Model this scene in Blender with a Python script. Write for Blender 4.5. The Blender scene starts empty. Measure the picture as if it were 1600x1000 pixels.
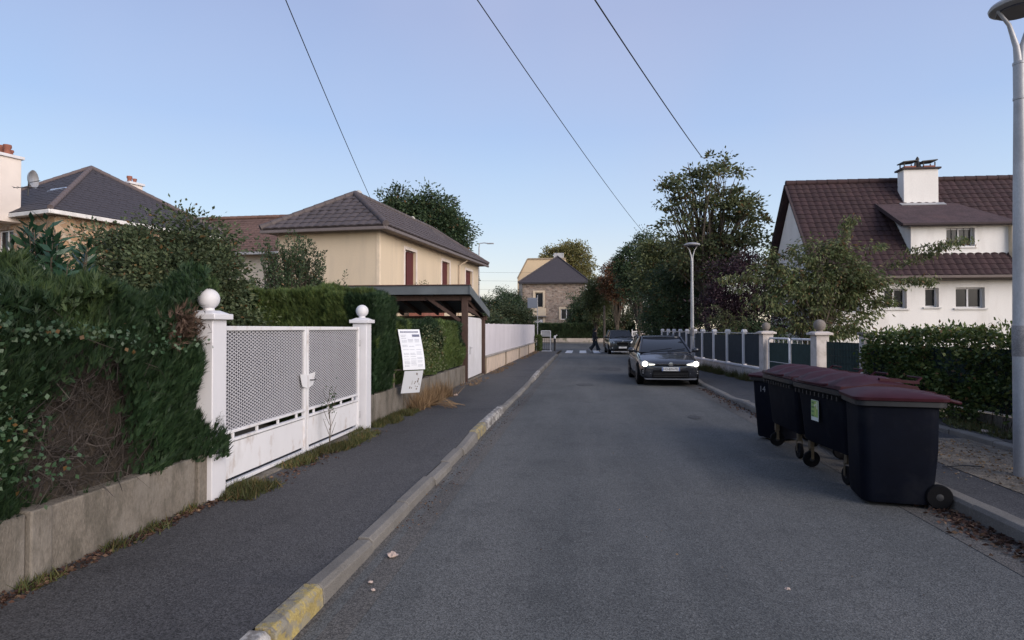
import bpy, bmesh, math, random
import numpy as np
from mathutils import Vector, Matrix, noise as mn
R=random.Random(7); RNG=np.random.default_rng(11); pi=math.pi
sc=bpy.context.scene; col=sc.collection
# ------------------------------------------------------------- camera, sky, sun, exposure
FPX=970.; YAW=math.atan(112/FPX); PIT=math.atan(13/FPX); EYE=1.7
cd=bpy.data.cameras.new('camera'); cam=bpy.data.objects.new('camera',cd); col.objects.link(cam)
cd.sensor_width=36; cd.lens=36*FPX/1600; cd.clip_start=.05; cd.clip_end=2500
cam.location=(0,0,EYE); cam.rotation_euler=(pi/2+PIT,0,YAW); sc.camera=cam
SUN_EL=math.radians(3.5); SUN_AZ=math.radians(128)      # azimuth clockwise from the street direction: low, right and a little behind
w=bpy.data.worlds.new('World'); sc.world=w; w.use_nodes=True
nt=w.node_tree; nt.nodes.clear()
def wn(t,**k):
    n=nt.nodes.new(t)
    for a,b in k.items(): setattr(n,a,b)
    return n
sky=wn('ShaderNodeTexSky',sky_type='NISHITA',sun_disc=False,sun_elevation=SUN_EL,sun_rotation=SUN_AZ,altitude=60,air_density=1.0,dust_density=.6,ozone_density=2.2)
tc=wn('ShaderNodeTexCoord'); sx=wn('ShaderNodeSeparateXYZ'); nt.links.new(tc.outputs['Generated'],sx.inputs[0])
cr=wn('ShaderNodeValToRGB'); e=cr.color_ramp.elements                   # dusk tones by elevation, the same all round
e[0].position=0.0; e[0].color=(.95,.82,.62,1); e[1].position=1.0; e[1].color=(.28,.33,.50,1)
for p_,c_ in ((.035,(.86,.81,.71)),(.09,(.70,.77,.82)),(.17,(.53,.67,.85)),(.30,(.375,.515,.79)),(.45,(.325,.41,.66))):
    q=e.new(p_); q.color=(*c_,1)
nt.links.new(sx.outputs[2],cr.inputs[0])
nz=wn('ShaderNodeTexNoise'); nz.inputs['Scale'].default_value=1.6; nz.inputs['Detail'].default_value=3; nz.inputs['Roughness'].default_value=.55
nt.links.new(tc.outputs['Generated'],nz.inputs['Vector'])
nr=wn('ShaderNodeMapRange'); nr.inputs[1].default_value=.45; nr.inputs[2].default_value=.75; nr.inputs[3].default_value=0; nr.inputs[4].default_value=.34
nt.links.new(nz.outputs[0],nr.inputs[0])
mc=wn('ShaderNodeMix',data_type='RGBA'); mc.inputs['B'].default_value=(.52,.52,.70,1)
nt.links.new(nr.outputs[0],mc.inputs['Factor']); nt.links.new(cr.outputs[0],mc.inputs['A'])
sm=wn('ShaderNodeMix',data_type='RGBA',blend_type='MIX'); sm.inputs['Factor'].default_value=.88
sg=wn('ShaderNodeVectorMath',operation='SCALE'); sg.inputs['Scale'].default_value=.35
nt.links.new(sky.outputs[0],sg.inputs[0]); nt.links.new(sg.outputs[0],sm.inputs['A'])
nt.links.new(mc.outputs['Result'],sm.inputs['B'])
bg=wn('ShaderNodeBackground'); bg.inputs[1].default_value=.95; wo=wn('ShaderNodeOutputWorld')
nt.links.new(sm.outputs['Result'],bg.inputs[0]); nt.links.new(bg.outputs[0],wo.inputs[0])
sl=bpy.data.lights.new('sun','SUN'); so=bpy.data.objects.new('sun',sl); col.objects.link(so)
sl.energy=3.4; sl.angle=math.radians(55); sl.color=(1,.89,.80)
el=math.radians(19)
sv=Vector((math.sin(SUN_AZ)*math.cos(el),math.cos(SUN_AZ)*math.cos(el),math.sin(el)))
so.rotation_euler=sv.to_track_quat('Z','Y').to_euler()
sc.view_settings.view_transform='Standard'; sc.view_settings.look='None'; sc.view_settings.exposure=0.3; sc.view_settings.gamma=1.0
sc.view_settings.use_curve_mapping=False
# ------------------------------------------------------------- helpers
class MB:
    def __init__(s): s.v=[]; s.f=[]
    def add(s,vs,fs):
        n=len(s.v); s.v+= [tuple(a) for a in vs]; s.f+=[tuple(i+n for i in f) for f in fs]; return s
    def box(s,x0,x1,y0,y1,z0,z1):
        return s.add([(x,y,z) for z in (z0,z1) for x,y in ((x0,y0),(x1,y0),(x1,y1),(x0,y1))],[(3,2,1,0),(4,5,6,7),(0,1,5,4),(1,2,6,5),(2,3,7,6),(3,0,4,7)])
    def taper(s,x0,x1,y0,y1,z0,z1,k=0,ky=None):
        ky=k if ky is None else ky
        return s.add([(x0,y0,z0),(x1,y0,z0),(x1,y1,z0),(x0,y1,z0),(x0+k,y0+ky,z1),(x1-k,y0+ky,z1),(x1-k,y1-ky,z1),(x0+k,y1-ky,z1)],[(3,2,1,0),(4,5,6,7),(0,1,5,4),(1,2,6,5),(2,3,7,6),(3,0,4,7)])
    def beam(s,p,q,a,b,up=(0,0,1)):
        p=Vector(p);q=Vector(q);d=(q-p).normalized();u=Vector(up)
        if abs(d.dot(u))>.98: u=Vector((0,1,0))
        x=d.cross(u).normalized()*a/2; y=x.cross(d).normalized()*b/2
        return s.add([c+i*x+j*y for c in (p,q) for i,j in ((-1,-1),(1,-1),(1,1),(-1,1))],[(3,2,1,0),(4,5,6,7),(0,1,5,4),(1,2,6,5),(2,3,7,6),(3,0,4,7)])
    def tube(s,pts,rad,n=8,cap=True):
        pts=[Vector(p) for p in pts]; N=len(pts)
        if not hasattr(rad,'__len__'): rad=[rad]*N
        vs=[];up=None
        for i,p in enumerate(pts):
            d=(pts[min(i+1,N-1)]-pts[max(i-1,0)])
            if d.length<1e-9: d=Vector((0,0,1))
            d.normalize()
            if up is None: up=Vector((1,0,0)) if abs(d.x)<.8 else Vector((0,1,0))
            a=d.cross(up).normalized(); b=a.cross(d).normalized(); up=b
            # keep the frame steady
            vs+=[p+(a*math.cos(2*pi*k/n)+b*math.sin(2*pi*k/n))*rad[i] for k in range(n)]
        fs=[(i*n+k,i*n+(k+1)%n,(i+1)*n+(k+1)%n,(i+1)*n+k) for i in range(N-1) for k in range(n)]
        if cap: fs+=[tuple(range(n))[::-1],tuple((N-1)*n+k for k in range(n))]
        return s.add(vs,fs)
    def lathe(s,prof,c=(0,0,0),n=16,axis='z'):
        vs=[]
        for r,z in prof:
            for k in range(n):
                x,y=r*math.cos(2*pi*k/n),r*math.sin(2*pi*k/n)
                v={'z':(x,y,z),'x':(z,x,y),'y':(y,z,x)}[axis]
                vs.append((v[0]+c[0],v[1]+c[1],v[2]+c[2]))
        N=len(prof)
        fs=[(i*n+k,i*n+(k+1)%n,(i+1)*n+(k+1)%n,(i+1)*n+k) for i in range(N-1) for k in range(n)]
        fs+=[tuple(range(n))[::-1],tuple((N-1)*n+k for k in range(n))]
        return s.add(vs,fs)
    def ball(s,c,r,n=16,m=9):
        return s.lathe([(r*math.sin(pi*max(i,.02)/m) if i<m else r*.005,-r*math.cos(pi*i/m)) for i in range(m+1)],c,n)
    def quad(s,*p): return s.add(p,[tuple(range(len(p)))])
    def slab(s,pts,nrm,t):      # a polygon given a thickness along nrm (downwards from the given face)
        n=Vector(nrm).normalized()*t; k=len(pts)
        a=[Vector(p) for p in pts]
        return s.add(a+[p-n for p in a],[tuple(range(k)),tuple(range(k,2*k))[::-1]]+[(i,i+k,(i+1)%k+k,(i+1)%k) for i in range(k)])
    def mesh(s,name,smooth=None):
        me=bpy.data.meshes.new(name); me.from_pydata(s.v,[],s.f); me.update()
        if smooth:
            me.polygons.foreach_set('use_smooth',[True]*len(me.polygons)); me.set_sharp_from_angle(angle=math.radians(smooth))
        return me
    def build(s,name,m,parent=None,smooth=None,bev=0,loc=None,rz=0,recalc=True,sub=0):
        me=s.mesh(name)
        if recalc:
            b=bmesh.new(); b.from_mesh(me); bmesh.ops.recalc_face_normals(b,faces=b.faces); b.to_mesh(me); b.free()
        if smooth:
            me.polygons.foreach_set('use_smooth',[True]*len(me.polygons)); me.set_sharp_from_angle(angle=math.radians(smooth))
        o=link(name,me,m,parent,loc,rz)
        if bev:
            k=o.modifiers.new('bevel','BEVEL'); k.width=bev; k.segments=2; k.limit_method='ANGLE'; k.angle_limit=math.radians(35)
            me.polygons.foreach_set('use_smooth',[True]*len(me.polygons)); me.set_sharp_from_angle(angle=math.radians(35))
        if sub:
            k=o.modifiers.new('sub','SUBSURF'); k.levels=sub; k.render_levels=sub
            me.polygons.foreach_set('use_smooth',[True]*len(me.polygons))
        return o
def link(name,me,m=None,parent=None,loc=None,rz=0):
    if m is not None:
        me.materials.clear(); me.materials.append(m)
    o=bpy.data.objects.new(name,me); col.objects.link(o)
    if parent is not None: o.parent=parent
    if loc is not None: o.location=loc
    if rz: o.rotation_euler=(0,0,rz)
    return o
def tag(o,label,cat,group=None,kind=None):
    o['label']=label; o['category']=cat
    if group: o['group']=group
    if kind: o['kind']=kind
    return o
def thing(name,label,cat,loc=(0,0,0),rz=0,group=None):
    o=bpy.data.objects.new(name,None); col.objects.link(o); o.location=loc; o.rotation_euler=(0,0,rz); o.empty_display_size=.2
    return tag(o,label,cat,group)
def struct(o): o['kind']='structure'; return o
def root_struct(name):
    o=bpy.data.objects.new(name,None); col.objects.link(o); o['kind']='structure'; return o
def stuff(o): o['kind']='stuff'; return o
# ------------------------------------------------------------- materials
def nodes(m):
    m.use_nodes=True; t=m.node_tree; b=t.nodes['Principled BSDF']; return t,b
def sc_col(c,k): return tuple(min(1,max(0,a*k)) for a in c[:3])+(1,)
_mc={}
def M(name,c,rough=.8,var=.15,scale=3.,fine=0,fscale=80,bump=0,bscale=60,metal=0,spec=.4,stain=None,stscale=1.2,stpos=(.5,.75),stretch=(1,1,1),coat=0,island=0):
    if name in _mc: return _mc[name]
    m=bpy.data.materials.new(name); t,b=nodes(m); N=t.nodes; L=t.links
    b.inputs['Roughness'].default_value=rough; b.inputs['Metallic'].default_value=metal; b.inputs['Specular IOR Level'].default_value=spec
    if coat: b.inputs['Coat Weight'].default_value=coat; b.inputs['Coat Roughness'].default_value=.06
    co=N.new('ShaderNodeTexCoord'); mp=N.new('ShaderNodeMapping'); mp.inputs['Scale'].default_value=stretch; L.new(co.outputs['Object'],mp.inputs[0])
    def noi(s,d=5,r=.6):
        n=N.new('ShaderNodeTexNoise'); n.inputs['Scale'].default_value=s; n.inputs['Detail'].default_value=d; n.inputs['Roughness'].default_value=r; L.new(mp.outputs[0],n.inputs['Vector']); return n.outputs[0]
    def mix(f,a,bb,bt='MIX'):
        n=N.new('ShaderNodeMix'); n.data_type='RGBA'; n.blend_type=bt
        for key,v in (('Factor',f),('A',a),('B',bb)):
            if isinstance(v,(int,float,tuple)): n.inputs[key].default_value=v
            else: L.new(v,n.inputs[key])
        return n.outputs['Result']
    def rng(x,a,bb,c0=0,d=1):
        n=N.new('ShaderNodeMapRange'); n.inputs[1].default_value=a; n.inputs[2].default_value=bb; n.inputs[3].default_value=c0; n.inputs[4].default_value=d; L.new(x,n.inputs[0]); return n.outputs[0]
    r=mix(rng(noi(scale),.3,.7),sc_col(c,1-var),sc_col(c,1+var))
    if island:
        g=N.new('ShaderNodeNewGeometry'); r=mix(1.0,r,mix(g.outputs['Random Per Island'],(1-island,)*3+(1,),(1+island,)*3+(1,)),'MULTIPLY')
        oi=N.new('ShaderNodeObjectInfo'); r=mix(1.0,r,mix(oi.outputs['Random'],(1-island,)*3+(1,),(1+island,)*3+(1,)),'MULTIPLY')
    if fine: r=mix(1.0,r,mix(rng(noi(fscale,3,.7),.35,.65),(1-fine,)*3+(1,),(1+fine,)*3+(1,)),'MULTIPLY')
    if stain:
        for i,(cc,am) in enumerate(stain if isinstance(stain,list) else [stain]):
            r=mix(rng(noi(stscale*(1+1.7*i),6,.65),stpos[0],stpos[1],0,am),r,(*cc,1))
    L.new(r,b.inputs['Base Color'])
    if bump:
        bn=N.new('ShaderNodeBump'); bn.inputs['Strength'].default_value=bump; bn.inputs['Distance'].default_value=.02; L.new(noi(bscale,4,.65),bn.inputs['Height']); L.new(bn.outputs[0],b.inputs['Normal'])
    _mc[name]=m; return m
def leafmat(name,c1,c2,c3=None,rough=.55,trans=.25,dead=.04,spec=.3):
    m=bpy.data.materials.new(name); t,b=nodes(m); N=t.nodes; L=t.links
    g=N.new('ShaderNodeNewGeometry'); r=N.new('ShaderNodeValToRGB'); e=r.color_ramp.elements
    c3=c3 or sc_col(c2,1.25)[:3]
    e[0].position=0; e[0].color=(*c1,1); e[1].position=1; e[1].color=(*c3,1); q=e.new(.55); q.color=(*c2,1)
    if dead:
        q=e.new(1-dead-.01); q.color=(*c3,1); q=e.new(1-dead); q.color=(.16,.09,.035,1); e[-1].color=(.12,.07,.03,1)
    L.new(g.outputs['Random Per Island'],r.inputs[0])
    co=N.new('ShaderNodeTexCoord'); n=N.new('ShaderNodeTexNoise'); n.inputs['Scale'].default_value=1.3; n.inputs['Detail'].default_value=2; L.new(co.outputs['Object'],n.inputs['Vector'])
    mr=N.new('ShaderNodeMapRange'); mr.inputs[1].default_value=.35; mr.inputs[2].default_value=.65; mr.inputs[3].default_value=.72; mr.inputs[4].default_value=1.3; L.new(n.outputs[0],mr.inputs[0])
    vm=N.new('ShaderNodeVectorMath'); vm.operation='SCALE'; L.new(r.outputs[0],vm.inputs[0]); L.new(mr.outputs[0],vm.inputs['Scale'])
    L.new(vm.outputs[0],b.inputs['Base Color']); b.inputs['Roughness'].default_value=rough; b.inputs['Specular IOR Level'].default_value=spec
    tr=N.new('ShaderNodeBsdfTranslucent'); L.new(vm.outputs[0],tr.inputs[0]); mx=N.new('ShaderNodeMixShader'); mx.inputs[0].default_value=trans
    out=N['Material Output']; L.new(b.outputs[0],mx.inputs[1]); L.new(tr.outputs[0],mx.inputs[2]); L.new(mx.outputs[0],out.inputs[0])
    return m
def emit(name,c,s):
    m=bpy.data.materials.new(name); t,b=nodes(m); b.inputs['Base Color'].default_value=(*c,1); b.inputs['Emission Color'].default_value=(*c,1); b.inputs['Emission Strength'].default_value=s; return m
def asphalt(name,base,var,worn,speck=.5):
    m=bpy.data.materials.new(name); t,b=nodes(m); N=t.nodes; L=t.links
    co=N.new('ShaderNodeTexCoord')
    def noi(s,d=3,r=.6,sc3=None):
        n=N.new('ShaderNodeTexNoise'); n.inputs['Scale'].default_value=s; n.inputs['Detail'].default_value=d; n.inputs['Roughness'].default_value=r
        if sc3:
            mp=N.new('ShaderNodeMapping'); mp.inputs['Scale'].default_value=sc3; L.new(co.outputs['Object'],mp.inputs[0]); L.new(mp.outputs[0],n.inputs['Vector'])
        else: L.new(co.outputs['Object'],n.inputs['Vector'])
        return n.outputs[0]
    def mr(x,a,bb,c,d):
        n=N.new('ShaderNodeMapRange'); n.inputs[1].default_value=a; n.inputs[2].default_value=bb; n.inputs[3].default_value=c; n.inputs[4].default_value=d; L.new(x,n.inputs[0]); return n.outputs[0]
    def mix(f,a,bb,bt='MIX'):
        n=N.new('ShaderNodeMix'); n.data_type='RGBA'; n.blend_type=bt
        for key,v in (('Factor',f),('A',a),('B',bb)):
            if isinstance(v,(int,float,tuple)): n.inputs[key].default_value=v
            else: L.new(v,n.inputs[key])
        return n.outputs['Result']
    c=mix(mr(noi(.55,5,.6),.3,.7,0,1),sc_col(base,1-var),sc_col(base,1+var))
    c=mix(mr(noi(.9,4,.6,(1,.10,1)),.40,.62,0,.85),c,(*worn,1))            # worn lanes along the street
    c=mix(mr(noi(1.7,6,.7),.54,.68,0,.5),c,sc_col(base,.66))               # darker patches
    v=N.new('ShaderNodeTexVoronoi'); v.inputs['Scale'].default_value=120; L.new(co.outputs['Object'],v.inputs['Vector'])
    sp=N.new('ShaderNodeSeparateColor'); L.new(v.outputs['Color'],sp.inputs[0])
    c=mix(1.0,c,mix(sp.outputs[0],(1-speck,)*3+(1,),(1+speck,)*3+(1,)),'MULTIPLY')
    v2=N.new('ShaderNodeTexVoronoi'); v2.inputs['Scale'].default_value=34; L.new(co.outputs['Object'],v2.inputs['Vector'])
    s2=N.new('ShaderNodeSeparateColor'); L.new(v2.outputs['Color'],s2.inputs[0])
    lt=N.new('ShaderNodeMath'); lt.operation='LESS_THAN'; lt.inputs[1].default_value=.30; L.new(v2.outputs['Distance'],lt.inputs[0])
    gt=N.new('ShaderNodeMath'); gt.operation='GREATER_THAN'; gt.inputs[1].default_value=.90; L.new(s2.outputs[1],gt.inputs[0])
    mu=N.new('ShaderNodeMath'); mu.operation='MULTIPLY'; L.new(lt.outputs[0],mu.inputs[0]); L.new(gt.outputs[0],mu.inputs[1])
    m2=N.new('ShaderNodeMath'); m2.operation='MULTIPLY'; m2.inputs[1].default_value=.55; L.new(mu.outputs[0],m2.inputs[0])
    c=mix(m2.outputs[0],c,sc_col(base,2.3))
    # fine cracks
    wv=N.new('ShaderNodeTexVoronoi'); wv.feature='DISTANCE_TO_EDGE'; wv.inputs['Scale'].default_value=.55
    wp=N.new('ShaderNodeVectorMath'); wp.operation='ADD'; n3=N.new('ShaderNodeTexNoise'); n3.inputs['Scale'].default_value=2.2; n3.inputs['Detail'].default_value=6; L.new(co.outputs['Object'],n3.inputs['Vector']); L.new(n3.outputs['Color'],wp.inputs[1]); L.new(co.outputs['Object'],wp.inputs[0]); L.new(wp.outputs[0],wv.inputs['Vector'])
    ck=mr(wv.outputs['Distance'],0,.006,.55,0)
    ckm=N.new('ShaderNodeMath'); ckm.operation='MULTIPLY'; L.new(ck,ckm.inputs[0]); L.new(mr(noi(.35,2),.5,.6,0,1),ckm.inputs[1])
    c=mix(ckm.outputs[0],c,sc_col(base,.35))
    L.new(c,b.inputs['Base Color']); b.inputs['Roughness'].default_value=.82; b.inputs['Specular IOR Level'].default_value=.35
    bn=N.new('ShaderNodeBump'); bn.inputs['Strength'].default_value=.45; bn.inputs['Distance'].default_value=.006; L.new(v.outputs['Distance'],bn.inputs['Height']); L.new(bn.outputs[0],b.inputs['Normal'])
    return m
def stonework(name,cols,mortar,scale=4,stretch=(1,1,1.5)):
    m=bpy.data.materials.new(name); t,b=nodes(m); N=t.nodes; L=t.links
    co=N.new('ShaderNodeTexCoord'); mp=N.new('ShaderNodeMapping'); mp.inputs['Scale'].default_value=stretch; L.new(co.outputs['Object'],mp.inputs[0])
    v=N.new('ShaderNodeTexVoronoi'); v.inputs['Scale'].default_value=scale; L.new(mp.outputs[0],v.inputs['Vector'])
    d=N.new('ShaderNodeTexVoronoi'); d.feature='DISTANCE_TO_EDGE'; d.inputs['Scale'].default_value=scale; L.new(mp.outputs[0],d.inputs['Vector'])
    s=N.new('ShaderNodeSeparateColor'); L.new(v.outputs['Color'],s.inputs[0]); r=N.new('ShaderNodeValToRGB'); L.new(s.outputs[0],r.inputs[0])
    e=r.color_ramp.elements; e[0].color=(*cols[0],1); e[1].color=(*cols[-1],1)
    for i,c in enumerate(cols[1:-1]):
        q=e.new((i+1)/(len(cols)-1)); q.color=(*c,1)
    mr=N.new('ShaderNodeMapRange'); mr.inputs[1].default_value=.02; mr.inputs[2].default_value=.07; L.new(d.outputs['Distance'],mr.inputs[0])
    mx=N.new('ShaderNodeMix'); mx.data_type='RGBA'; L.new(mr.outputs[0],mx.inputs['Factor']); mx.inputs['A'].default_value=(*mortar,1); L.new(r.outputs[0],mx.inputs['B'])
    L.new(mx.outputs['Result'],b.inputs['Base Color']); b.inputs['Roughness'].default_value=.9
    bn=N.new('ShaderNodeBump'); bn.inputs['Strength'].default_value=.6; bn.inputs['Distance'].default_value=.03; L.new(mr.outputs[0],bn.inputs['Height']); L.new(bn.outputs[0],b.inputs['Normal'])
    return m
# ------------------------------------------------------------- foliage
def faces_mesh(name,V,k,mat,parent=None,smooth=False):
    n=len(V)//k; me=bpy.data.meshes.new(name)
    me.vertices.add(len(V)); me.vertices.foreach_set('co',np.ascontiguousarray(V,dtype=np.float32).ravel())
    me.loops.add(len(V)); me.loops.foreach_set('vertex_index',np.arange(len(V),dtype=np.int32))
    me.polygons.add(n); me.polygons.foreach_set('loop_start',np.arange(0,len(V),k,dtype=np.int32))
    me.update(calc_edges=True)
    return link(name,me,mat,parent)
def unit(a): return a/np.maximum(np.linalg.norm(a,axis=1,keepdims=True),1e-9)
def leaves(name,P,D,L,W,mat,parent=None,droop=0.,kind=None):
    n=len(P); D=np.array(D,float); D[:,2]-=droop; D=unit(D)
    rnd=unit(RNG.normal(size=(n,3))); S=unit(np.cross(D,rnd)); L=L*RNG.uniform(.65,1.25,(n,1)); W=W*RNG.uniform(.7,1.2,(n,1))
    N_=np.cross(S,D)
    V=np.empty((n,4,3)); V[:,0]=P; V[:,1]=P+D*L*.5+S*W*.5+N_*W*.12; V[:,2]=P+D*L; V[:,3]=P+D*L*.45-S*W*.5+N_*W*.12
    o=faces_mesh(name,V.reshape(-1,3),4,mat,parent)
    if kind: o['kind']=kind
    return o
def sprays(name,P,D,L,mat,parent=None,k=6,spread=.24,wid=.125,kind=None):
    # feathery conifer sprays: k thin blades fanning off one point
    n=len(P); D=unit(np.array(D,float)); rnd=unit(RNG.normal(size=(n,3))); S=unit(np.cross(D,rnd)); L=L*RNG.uniform(.6,1.3,(n,1))
    V=np.empty((n,k,3,3))
    for i in range(k):
        a=(i/(k-1)-.5)*2; st=P+D*L*(.10+.55*(1-abs(a)))*.6
        d=unit(D+S*a*spread*2.2+RNG.normal(size=(n,3))*.12); w=np.cross(d,np.cross(D,S))
        w=unit(w)*L*wid*.5
        V[:,i,0]=st-w; V[:,i,1]=st+w; V[:,i,2]=st+d*L*(1-.35*abs(a))
    o=faces_mesh(name,V.reshape(-1,3),3,mat,parent)
    if kind: o['kind']=kind
    return o
def blob_points(n,blobs,shell=.55,sd=None):
    # points through lumpy ellipsoids; denser towards the outside; returns points and outward directions
    B=np.array(blobs,float); vol=(B[:,3]*B[:,4]*B[:,5]); idx=RNG.choice(len(B),n,p=vol/vol.sum())
    u=unit(RNG.normal(size=(n,3))); r=RNG.uniform(shell,1,(n,1))**.7
    lump=1+.22*np.sin(u[:,[0]]*7+idx[:,None])*np.cos(u[:,[1]]*6+2*idx[:,None])+.12*np.sin(u[:,[2]]*11+idx[:,None]*3)
    P=B[idx,:3]+u*r*lump*B[idx,3:6]
    return P,u
def limbs(mb,base,pts,r0,fork,rng,n=5):
    for p in pts:
        p=Vector(p); f=Vector(fork)+Vector((rng.uniform(-.1,.1),rng.uniform(-.1,.1),rng.uniform(-.3,.5)))*(p-Vector(fork)).length*.3
        m=(f+p)/2+Vector((rng.uniform(-.2,.2),rng.uniform(-.2,.2),rng.uniform(0,.3)))*(p-f).length*.35
        q=[f+(m-f)*.5+Vector((0,0,.02)),m,m+(p-m)*.6,p]
        mb.tube([f]+q,[r0*.55,r0*.45,r0*.32,r0*.18,r0*.06],n)
def tree(name,label,cat,loc,blobs,mat,bark,nclump,per,leaf,lw,trunk_r,fork_z,clump_r=.45,droop=.2,group=None,nlimb=28,shell=.2,seed=1,upright=0.,trunks=1,sph=None):
    rng=random.Random(seed)
    t=thing(name,label,cat,loc,0,group)
    C,u=blob_points(nclump,blobs,shell)
    P=np.repeat(C,per,axis=0); U=np.repeat(u,per,axis=0)
    off=RNG.normal(size=P.shape)*clump_r*RNG.uniform(.5,1.2,(len(C),1)).repeat(per,axis=0); off[:,2]*=.6
    P=P+off; D=unit(off+U*clump_r*.8+RNG.normal(size=P.shape)*clump_r*.6+np.array([0,0,upright]))
    P[:,2]=np.maximum(P[:,2],.1)
    leaves('foliage',P,D,leaf,lw,mat,t,droop,'stuff')
    mb=MB()
    sel=C[RNG.choice(len(C),min(nlimb,len(C)),replace=False)]
    for k in range(trunks):
        a=rng.uniform(0,6.28); o=.0 if trunks==1 else .22
        fx,fy=o*2.2*math.cos(a),o*2.2*math.sin(a)
        top=Vector((fx*1.5,fy*1.5,fork_z))
        mb.tube([(fx*.3,fy*.3,-.1),(fx*.4+.02,fy*.4,fork_z*.3),(fx,fy,fork_z*.7),top],[trunk_r*1.3,trunk_r,trunk_r*.85,trunk_r*.75],8)
        ss=sel[k::trunks]
        limbs(mb,(0,0,0),ss,trunk_r*.8,top,rng)
        zt=max(b[2]+b[5]*.7 for b in blobs); bx=blobs[0]
        mb.tube([top,((top.x+bx[0])/2,(top.y+bx[1])/2,(fork_z+zt)/2),(bx[0],bx[1],zt)],[trunk_r*.75,trunk_r*.4,trunk_r*.08],6)
    mb.build('trunk',bark,t,smooth=60,recalc=False)
    return t
# ------------------------------------------------------------- walls with openings
def facade(name,O,U,w,h,ops,depth,mat,parent,zcuts=None):
    """O lower-left corner seen from outside, U unit vector to the right; outward normal = U x Z turned outwards. ops: (x0,x1,z0,z1)"""
    O=Vector(O); U=Vector(U).normalized(); Z=Vector((0,0,1)); N=U.cross(Z)
    xs=sorted({0,w,*[a for o in ops for a in o[:2]]}); zs=sorted({0,h,*[a for o in ops for a in o[2:4]]}); mb=MB()
    P=lambda x,z,d=0:O+U*x+Z*z-N*d
    for i in range(len(xs)-1):
        for j in range(len(zs)-1):
            cx=(xs[i]+xs[i+1])/2; cz=(zs[j]+zs[j+1])/2
            if any(o[0]<cx<o[1] and o[2]<cz<o[3] for o in ops): continue
            mb.quad(P(xs[i],zs[j]),P(xs[i+1],zs[j]),P(xs[i+1],zs[j+1]),P(xs[i],zs[j+1]))
    for a,b,c,d in ops:
        mb.quad(P(a,c),P(b,c),P(b,c,depth),P(a,c,depth)); mb.quad(P(a,d,depth),P(b,d,depth),P(b,d),P(a,d))
        mb.quad(P(a,c,depth),P(a,d,depth),P(a,d),P(a,c)); mb.quad(P(b,c),P(b,d),P(b,d,depth),P(b,c,depth))
    return mb.build(name,mat,parent,recalc=False)
def window(O,U,op,depth,parent,frame,glass,mull=1,fw=.055,sill=None,bars=0,name='window',inset=.0):
    O=Vector(O); U=Vector(U).normalized(); Z=Vector((0,0,1)); N=U.cross(Z); a,b,c,d=op
    P=lambda x,z,q=0:O+U*x+Z*z-N*q
    m=MB(); q=depth-.03
    for x0,x1,z0,z1 in [(a,b,c,c+fw),(a,b,d-fw,d),(a,a+fw,c+fw,d-fw),(b-fw,b,c+fw,d-fw)]+[((a+(b-a)*(k+1)/(mull+1))-fw*.5,(a+(b-a)*(k+1)/(mull+1))+fw*.5,c+fw,d-fw) for k in range(mull)]:
        m.slab([P(x0,z0,q-.05),P(x1,z0,q-.05),P(x1,z1,q-.05),P(x0,z1,q-.05)],N,.06)
    wo=m.build(name,frame,parent)
    MB().slab([P(a+.01,c+.01,q-.01),P(b-.01,c+.01,q-.01),P(b-.01,d-.01,q-.01),P(a+.01,d-.01,q-.01)],N,.012).build('pane',glass,wo)
    if sill is not None:
        MB().slab([P(a-.08,c,-.06),P(b+.08,c,-.06),P(b+.08,c,depth-.09),P(a-.08,c,depth-.09)],Z,.06).build('sill',sill,wo)
    for k in range(bars):
        x=a+(b-a)*(k+.7)/(bars+.4)
        MB().tube([P(x,c-.05,.02),P(x,d-.02,.02)],.012,5).build('bar',M('bar_iron',(.02,.02,.02),.6),wo)
    return wo
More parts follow.
